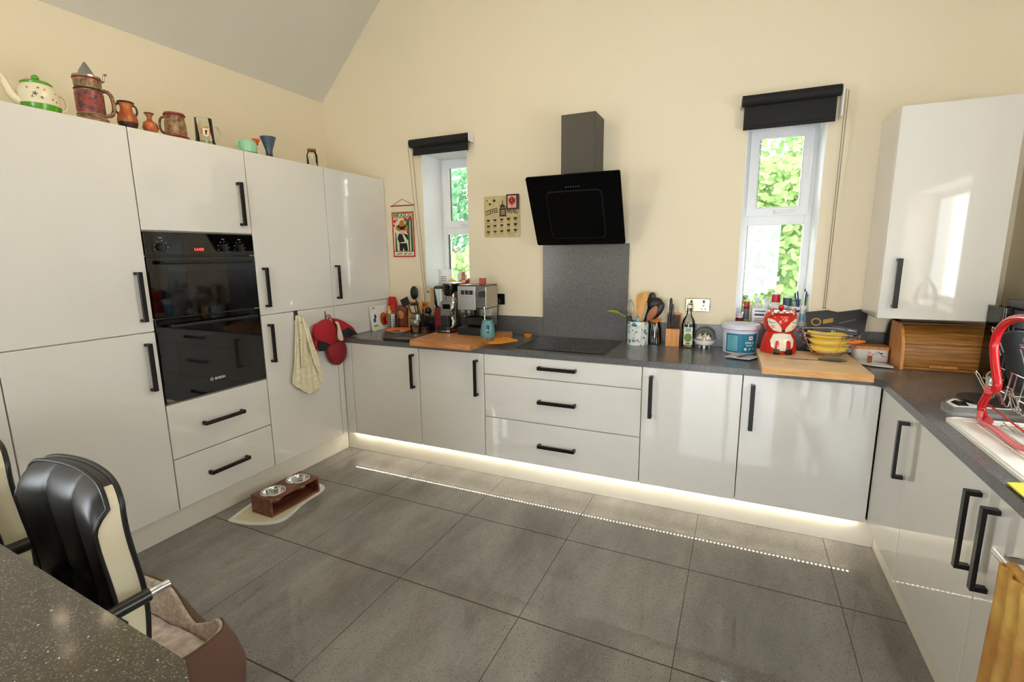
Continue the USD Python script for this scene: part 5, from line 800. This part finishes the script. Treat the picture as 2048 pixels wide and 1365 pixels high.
M('rim', prism(rrect(sx1 - sx0, sy1 - sy0, .04, 6, cxs, cys), .01, (0, 0, z + .0003), holes=(rrect(sx1 - sx0 - .07, sy1 - sy0 - .06, .03, 6, cxs, cys),)), 'sink_white', t); M('drainer_plate', prism(rrect(sx1 - sx0 - .0705, sy1 - sy0 - .0605, .03, 6, cxs, cys), .004, (0, 0, z + .0003)), 'sink_white', t); M('rim_bead', tube([(q[0], q[1], z + .0103) for q in rrect(sx1 - sx0 - .02, sy1 - sy0 - .02, .035, 6, cxs, cys)], .004, 6, True), 'sink_white', t)
for k in range(8): M('drainer_rib', box(3.46 + k * .048, 3.478 + k * .048, -1.1, -.65, z + .0045, z + .0085, .002), 'sink_white', t)
t = T('dish_rack', 'red framed dish rack with chrome wire hooks standing on the drainer', 'dish rack', (3.6, -.85, z + .01)); RX = 3.49
for X in (RX, 3.83):
    M('arch', tube(curve([(X, -.655, .9215), (X, -.612, .925), (X, -.59, .951), (X, -.605, .985), (X, -.626, 1.015), (X, -.672, 1.043), (X, -.65, 1.09), (X, -.622, 1.137), (X, -.608, 1.175), (X, -.614, 1.215), (X, -.638, 1.246), (X, -.68, 1.271), (X, -.73, 1.285), (X, -.8, 1.29), (X, -.88, 1.28), (X, -.94, 1.25), (X, -.97, 1.19), (X, -.97, 1.1), (X, -.96, 1.0), (X, -.95, .92)], 70), .0125, 12), 'red_enamel', t)
    M('foot_rail', tube(curve([(X - .012, -.62, .945), (X - .016, -.635, .918), (X - .018, -.68, .9175), (X - .018, -.8, .9175), (X - .018, -.9, .9175), (X - .014, -.945, .925)], 24), .0085, 10), 'red_light', t)
    M('joint', cyl((X - .016, -.655, 1.03), (X + .012, -.64, 1.03), .014, 14), 'red_light', t)
WXP = [[(-.432, 1.046), (-.541, .992), (-.58, .984), (-.595, .992), (-.602, 1.015)], [(-.432, 1.046), (-.442, 1.051), (-.469, 1.044), (-.553, .995), (-.58, .984)], [(-.557, 1.028), (-.628, 1.025), (-.691, 1.025), (-.96, 1.025)], [(-.561, 1.048), (-.586, 1.048), (-.667, .991), (-.657, .985), (-.648, .986), (-.576, 1.032)], [(-.609, 1.036), (-.639, 1.1), (-.573, 1.101), (-.564, 1.053)], [(-.68, 1.1), (-.95, 1.1)], [(-.688, 1.1), (-.667, 1.003), (-.655, .99), (-.62, 1.02)], [(-.722, 1.102), (-.699, .99), (-.687, .985), (-.678, .985), (-.624, 1.021)], [(-.674, 1.049), (-.697, 1.049), (-.77, .995), (-.764, .986), (-.753, .988), (-.687, 1.038)], [(-.596, 1.141), (-.507, 1.217), (-.51, 1.226), (-.523, 1.225), (-.612, 1.154)], [(-.536, 1.17), (-.573, 1.175)], [(-.705, 1.197), (-.95, 1.21)], [(-.712, 1.183), (-.761, 1.131), (-.9, 1.135)], [(-.733, 1.203), (-.72, 1.22), (-.733, 1.224), (-.762, 1.208)], [(-.712, 1.191), (-.9, 1.195)], [(-.77, 1.1), (-.75, .995), (-.74, .985), (-.72, .99), (-.69, 1.03)], [(-.82, 1.1), (-.8, .995), (-.79, .985), (-.77, .99), (-.74, 1.03)]]
for q in WXP: M('wire_hook', tube([(3.515, y, zz) for y, zz in q], .0021, 6), 'wire', t)
for y in (-.62, -.7, -.78, -.86, -.94): M('cross_wire', tube([(3.515, y, 1.025), (3.82, y, 1.025)], .0018, 6), 'wire', t)
M('tie_rod', tube([(3.5, -.61, .968), (3.53, -.95, .918)], .003, 8), 'red_enamel', t)
for y0_ in (-.66, -.9):
    M('floor_frame', tube([(3.52, y0_, z + .012), (3.82, y0_, z + .012)], .002, 6), 'wire', t)
for k in range(9): M('floor_wire', tube(curve([(3.53 + k * .033, -.65, z + .022), (3.53 + k * .033, -.7, z + .014), (3.535 + k * .033, -.8, z + .014), (3.53 + k * .033, -.91, z + .022)], 10), .0017, 6), 'wire', t)
t = T('bottle_sleeve', 'dark foam bottle sleeve tilted on the dish rack', 'bottle sleeve', (3.56, -.6, 1.05)); d0, d1 = np.array([3.565, -.53, 1.205]), np.array([3.565, -.66, 1.045]); n = 28
q = vessel([(.036, 0), (.036, .2), (.034, .206)], .006, (0, 0, 0), n); R_ = trimesh.geometry.align_vectors([0, 0, 1], d0 - d1); q.apply_transform(R_); q.apply_translation(d1); M('sleeve', q, 'foam_black', t); q = ring((0, 0, .2), .0345, .0028, 28); q.apply_transform(R_); q.apply_translation(d1); M('hem', q, 'black_plastic', t)
c = (3.59, -.735, z + .016); t = T('glass_bottle', 'ribbed clear glass bottle standing in the dish rack', 'bottle', c); M('glass', vessel([(.034, 0), (.036, .01), (.036, .1), (.026, .13), (.018, .15), (.018, .17)], .002, c, 28), 'clear_glass', t)
for zz in (.03, .06, .09): M('rib', ring((c[0], c[1], c[2] + zz), .0362, .0014, 28), 'clear_glass', t)
c = (3.885, .33, z); t = T('red_canister', 'red canister with pale stripes at the right end of the bread bin', 'canister', c); M('body', lathe([(0, 0), (.04, 0), (.04, .15), (.036, .165), (0, .165)], c, 28), 'red_enamel', t)
for zz in (.115, .135): M('stripe', lathe([(.04, zz), (.0405, zz), (.0405, zz + .006), (.04, zz + .006)], c, 28), 'sachet_pink', t)
c = (3.725, -.03, z); t = T('small_jar', 'small pale glass jar behind the dish rack', 'jar', c); M('glass', vessel([(.034, 0), (.038, .02), (.034, .06), (.02, .08)], .003, c, 28), 'clear_glass', t); M('contents', lathe([(0, .004), (.03, .004), (.033, .045), (0, .05)], c, 24), 'garlic', t)
t = T('capsule_machine', 'grey capsule coffee machine with a clear water tank at the right edge', 'coffee machine', (3.86, .15, z)); M('base', prism(rrect(.12, .24, .025, 5, 3.868, .15), .03, (0, 0, z + .0003)), 'black_plastic', t); M('column', prism(rrect(.1, .1, .02, 5, 3.872, .2), .23, (0, 0, z + .0303)), 'black_satin', t)
M('head', prism(rrect(.125, .22, .035, 6, 3.868, .14), .075, (0, 0, z + .2605)), 'grey_machine', t); M('lever', prism(rrect(.1, .19, .03, 6, 3.868, .14), .03, (0, 0, z + .345)), 'grey_machine', t); M('lever_joint', prism(rrect(.09, .16, .03, 6, 3.868, .15), .012, (0, 0, z + .334)), 'ink_black', t)
M('nozzle', cyl((3.86, .08, z + .22), (3.86, .08, z + .2605), .02, 18), 'steel', t); M('water_tank', prism(rrect(.035, .16, .012, 4, 3.783, .16), .345, (0, 0, z + .0003), holes=(rrect(.03, .155, .01, 4, 3.783, .16),)), 'smoke_plastic', t)
t = T('sponge_cloth', 'folded yellow cleaning cloth on the worktop edge by the sink', 'cloth', (3.37, -1.25, z)); rag('cloth', t, [(3.341, -1.178), (3.38, -1.165), (3.381, -1.36), (3.341, -1.38)], z, .004, 'yellow_cloth', 2.2)
t = T('towel_rail', 'chrome two-bar towel rail on the front under the sink', 'towel rail', (3.31, -1.5, .7)); 
M('lower_bar', tube([(3.285, -1.312, .776), (3.285, -1.72, .776)], .0085, 14), 'chrome', t); M('upper_bar', tube([(3.315, -1.378, .852), (3.315, -1.72, .852)], .0085, 14), 'chrome', t)
for y in (-1.345, -1.7): M('bracket', J(box(3.285, 3.3464, y - .006, y + .006, .772, .788), box(3.338, 3.3464, y - .012, y + .012, .76, .86)), 'chrome', t)
t = T('hand_towel', 'orange and yellow towel hanging from the chrome rail', 'towel', (3.27, -1.5, .3)); q = sheet([(.792, -1.39, -1.6), (.72, -1.39, -1.62), (.6, -1.385, -1.63), (.45, -1.38, -1.64), (.28, -1.385, -1.64)], 26, .007, 0, 4, .006); v = np.asarray(q.vertices); v[:, 0] = 3.272 - v[:, 0]; q.vertices = v; q.invert(); M('towel', q, 'rail_towel', t)
M('fold_over', tube([(3.283, -1.393, .781), (3.283, -1.6, .781)], .016, 12), 'rail_towel', t)
t = T('tea_cloth', 'pale pinkish cloth corner showing beside the orange towel', 'cloth', (3.3, -1.4, .55)); M('cloth', prism([(-1.3235, .598), (-1.375, .675), (-1.42, .72), (-1.5, .72), (-1.5, .5), (-1.42, .52), (-1.37, .56), (-1.34, .57)], .004, (3.308, 0, 0), Y_, Z_, refine=.03), 'rail_cloth', t); M('hem', tube([(3.307, -1.3235, .6), (3.307, -1.375, .677), (3.307, -1.42, .722)], .003, 6), 'brown_cork', t)

# ================================================================== on the floor
def vlist(q): return [(x, y) for x, y in q]
t = T('feeding_mat', 'cream plastic tray under the dog bowls', 'tray', (.2, -.8, 0)); mo = [(.085, -1.09), (.3, -1.05), (.375, -.99), (.335, -.75), (.3, -.56), (.15, -.54), (.06, -.6), (.035, -.9)]; sm2 = lambda q, n=56: [tuple(x) for x in curve([(a, b, 0) for a, b in q + q[:1]], n)[:-1, :2]]
mi = [(.2 + (a - .2) * .86, -.8 + (b + .8) * .9) for a, b in mo]; M('rim', prism(sm2(mo), .006, (0, 0, .0003), holes=(sm2(mi),)), 'tray_white', t); M('base', prism(sm2([(.2 + (a - .2) * .865, -.8 + (b + .8) * .905) for a, b in mo]), .003, (0, 0, .0003)), 'tray_cream', t)
fz = .0036; ang = math.radians(3); t = T('bowl_stand', 'low walnut stand holding two steel dog bowls', 'bowl stand', (.222, -.79, fz), -2)
lw, ll, lh = .17, .355, .108; bc = [(0, -.09), (0, .09)]
M('top_board', prism(rrect(lw, ll, .002, 2), .014, (0, 0, lh - .014), holes=tuple(disc_poly(.063, 32, a, b) for a, b in bc)), 'walnut', t, local=True); M('base_board', box(-lw / 2, lw / 2, -ll / 2, ll / 2, 0, .014), 'walnut', t, local=True)
for y in (-ll / 2, ll / 2 - .014): M('end_board', box(-lw / 2, lw / 2, y, y + .014, .0142, lh - .0142), 'walnut', t, local=True)
M('back_board', box(-lw / 2, -lw / 2 + .012, -ll / 2 + .0142, ll / 2 - .0142, .0142, lh - .0142), 'walnut', t, local=True)
for k, (a, b) in enumerate(bc):
    c = np.array([.222, -.79]) + [a * math.cos(math.radians(-2)) - b * math.sin(math.radians(-2)), a * math.sin(math.radians(-2)) + b * math.cos(math.radians(-2))]; c = (c[0], c[1], fz + lh)
    t = T('dog_bowl', ('nearer steel dog bowl with kibble left in it' if k == 0 else 'further steel dog bowl filled with water'), 'dog bowl', (c[0], c[1], c[2] - .06)); M('bowl', lathe([(0, -.058), (.045, -.056), (.056, -.03), (.06, .001), (.07, .0012), (.071, .003), (.07, .005), (.062, .006), (.057, -.002), (.052, -.03), (.042, -.05), (0, -.052)], c, 40), 'chrome', t)
    M('kibble' if k == 0 else 'water', lathe([(0, -.044), (.046, -.044), (.046, -.042), (0, -.04)], c, 32), 'cardboard' if k == 0 else 'smoke_plastic', t)
# dog bed
t = T('dog_bed', 'brown felt dog bed with a fleece lining and a dip in its wall', 'dog bed', (.76, -1.95, 0)); bc_ = np.array([.77, -1.935]); ba, bb = .425, .17; N = 120
def sup(a, sx, sy, p=3.2): ca_, sa_ = np.cos(a), np.sin(a); r = (np.abs(ca_ / sx) ** p + np.abs(sa_ / sy) ** p) ** (-1 / p); return np.stack([bc_[0] + r * ca_, bc_[1] + r * sa_], -1)
an = np.linspace(0, 2 * np.pi, N, endpoint=False); pt_ = sup(an, ba, bb); dip = np.exp(-((pt_[:, 0] - .95) / .11) ** 4) * (pt_[:, 1] > bc_[1] + .08); dip = np.convolve(np.r_[dip[-6:], dip, dip[:6]], np.ones(13) / 13, 'valid'); hz = .262 - .135 * dip + .02 * np.exp(-((pt_[:, 0] - 1.12) / .05) ** 2)
def wall(offs, hs): 
    V = np.vstack([np.c_[sup(an, ba - o_, bb - o_), hs_] for o_, hs_ in zip(offs, hs)]); F = []
    for k in range(len(offs) - 1):
        for j in range(N): a0, a1 = k * N + j, k * N + (j + 1) % N; F += [(a0, a1, a1 + N), (a0, a1 + N, a0 + N)]
    return trimesh.Trimesh(V, np.array(F), process=False)
one = np.ones(N); M('outer_wall', wall([.0, -.022, -.03, -.012, .014, .02], [.001 * one, .012 * one, .1 * one, hz * .75, hz - .004, hz]), 'brown_felt', t, smooth=60)
M('lining', wall([.0195, .026, .036, .042, .045, .06], [hz - .001, hz + .004, hz - .006, hz * .7, .1 * one, .05 * one]), 'fleece', t, smooth=60); M('piping', tube(np.c_[sup(an, ba - .019, bb - .019), hz + .002], .0045, 6, True), 'bark', t)
q = prism([tuple(x) for x in sup(an[::3], ba - .05, bb - .05)], .09, (0, 0, .012), refine=.02); v = np.asarray(q.vertices); v[:, 2] += np.where(v[:, 2] > .06, .055 * meshkit.fbm(np.c_[v[:, :2] * 9, np.full(len(v), .7)]), 0); q.vertices = v; M('blanket', q, 'fleece_blanket', t, smooth=60)
# island and stools
IZ = .92; t = T('island', 'speckled brownish grey quartz island in the foreground', 'island', (.8, -2.9, 0)); ip = [(.03, -2.345), (1.304, -2.371), (1.966, -2.407), (2.02, -2.434), (2.13, -2.52), (2.18, -2.62), (2.18, -3.4), (.03, -3.4)]
M('slab', prism(ip, .03, (0, 0, IZ - .03)), 'island_quartz', t); M('body', box(.1, 1.85, -3.3, -2.72, .1, IZ - .0305), 'gloss_white', t); M('plinth', box(.12, 1.8, -3.25, -2.77, 0, .0995), 'plinth_white', t)
def stool(label, x, y, rz=-3):
    t = T('bar_stool', label, 'bar stool', (x, y, 0), rz, 'bar stools at the island'); w, z0, z1, th = .2, .56, 1.008, .058; nu, nv = 49, 24
    U_, V_ = np.meshgrid(np.linspace(-1, 1, nu), np.linspace(0, 1, nv), indexing='ij')
    ztop = z1 - .016 * U_ ** 2 - .04 * np.abs(U_) ** 12; Xg = w * U_ * (1 - .05 * (1 - V_)); Zg = z0 + V_ * (ztop - z0); sway = .01 * np.sin(V_ * math.pi * 1.6) - .02 * U_ ** 2
    groove = np.abs(np.sin(1.5 * math.pi * (U_ + 1))) ** .55; yf = -th + sway - .013 * groove * np.sin(np.clip(V_ * 1.02, 0, 1) * math.pi) ** .4 + .03 * np.clip((V_ - .86) / .14, 0, 1) ** 2 + .012 * np.exp(-((V_ - .32 - .06 * np.cos(U_ * 3)) / .02) ** 2); yr = sway + 0 * U_
    def grid(Y, flip):
        P = np.stack([Xg, Y, Zg], -1).reshape(-1, 3); F = []
        for i in range(nu - 1):
            for j in range(nv - 1): a, b, c_, d = i * nv + j, (i + 1) * nv + j, (i + 1) * nv + j + 1, i * nv + j + 1; F += [(a, b, c_), (a, c_, d)] if not flip else [(a, c_, b), (a, d, c_)]
        return trimesh.Trimesh(P, np.array(F), process=False)
    edge = [(0, j) for j in range(nv)] + [(i, nv - 1) for i in range(1, nu)] + [(nu - 1, j) for j in range(nv - 2, -1, -1)]
    ef = np.array([(Xg[i, j], yf[i, j], Zg[i, j]) for i, j in edge]); er = np.array([(Xg[i, j], yr[i, j], Zg[i, j]) for i, j in edge]); cen = np.array([0, 0, z0 + .15])
    def ribbon(a, b):
        n = len(a); P = np.vstack([a, b]); F = []
        for k in range(n - 1): F += [(k, k + 1, k + 1 + n), (k, k + 1 + n, k + n)]
        m = trimesh.Trimesh(P, np.array(F), process=False); return m
    M('front_pad', grid(yf, False), 'black_leather', t, 40, True); M('rear_shell', grid(yr, True), 'black_leather', t, 40, True)
    k0, k1 = nv + 3, nv + nu - 5
    M('top_band', ribbon(ef[k0:k1], er[k0:k1]), 'black_leather', t, 60, True)
    for sl in (slice(0, k0 + 1), slice(k1 - 1, len(edge))): M('side_panel', ribbon(ef[sl], er[sl]), 'cream_fabric', t, 60, True, label='cream side panel')
    M('front_piping', tube(ef, .0055, 6), 'black_leather', t, 60, True); M('rear_piping', tube(er, .006, 6), 'black_leather', t, 60, True)
    M('seat', prism(rrect(.4, .38, .07, 6, 0, -.24), .08, (0, 0, .58)), 'black_leather', t, 35, True); M('seat_side', prism(rrect(.405, .385, .07, 6, 0, -.24), .05, (0, 0, .595)), 'cream_fabric', t, 35, True)
    for s in (-1, 1):
        X = s * .257; M('armrest_tube', tube(curve([(X, .012, .742), (X, -.02, .742), (X, -.2, .742), (X, -.38, .742), (X, -.42, .7), (X * .85, -.4, .61)], 40), .0105, 10), 'chrome', t, 40, True); M('armrest_sleeve', tube([(X, -.03, .742), (X, -.36, .742)], .0155, 12), 'black_satin', t, 40, True)
    M('gas_column', cyl((0, -.24, .03), (0, -.24, .58), .025, 18), 'chrome', t, 35, True); M('base_disc', lathe([(0, 0), (.19, 0), (.19, .008), (.06, .02), (.026, .035), (0, .035)], (0, -.24, 0), 40), 'chrome', t, 35, True); M('foot_ring', ring((0, -.3, .25), .14, .01, 32), 'chrome', t, 35, True)
stool('nearer black bar stool with cream sides, its right armrest above the dog bed', 1.232, -2.165); stool('bar stool at the left edge of the picture, mostly outside the frame', .705, -2.165)
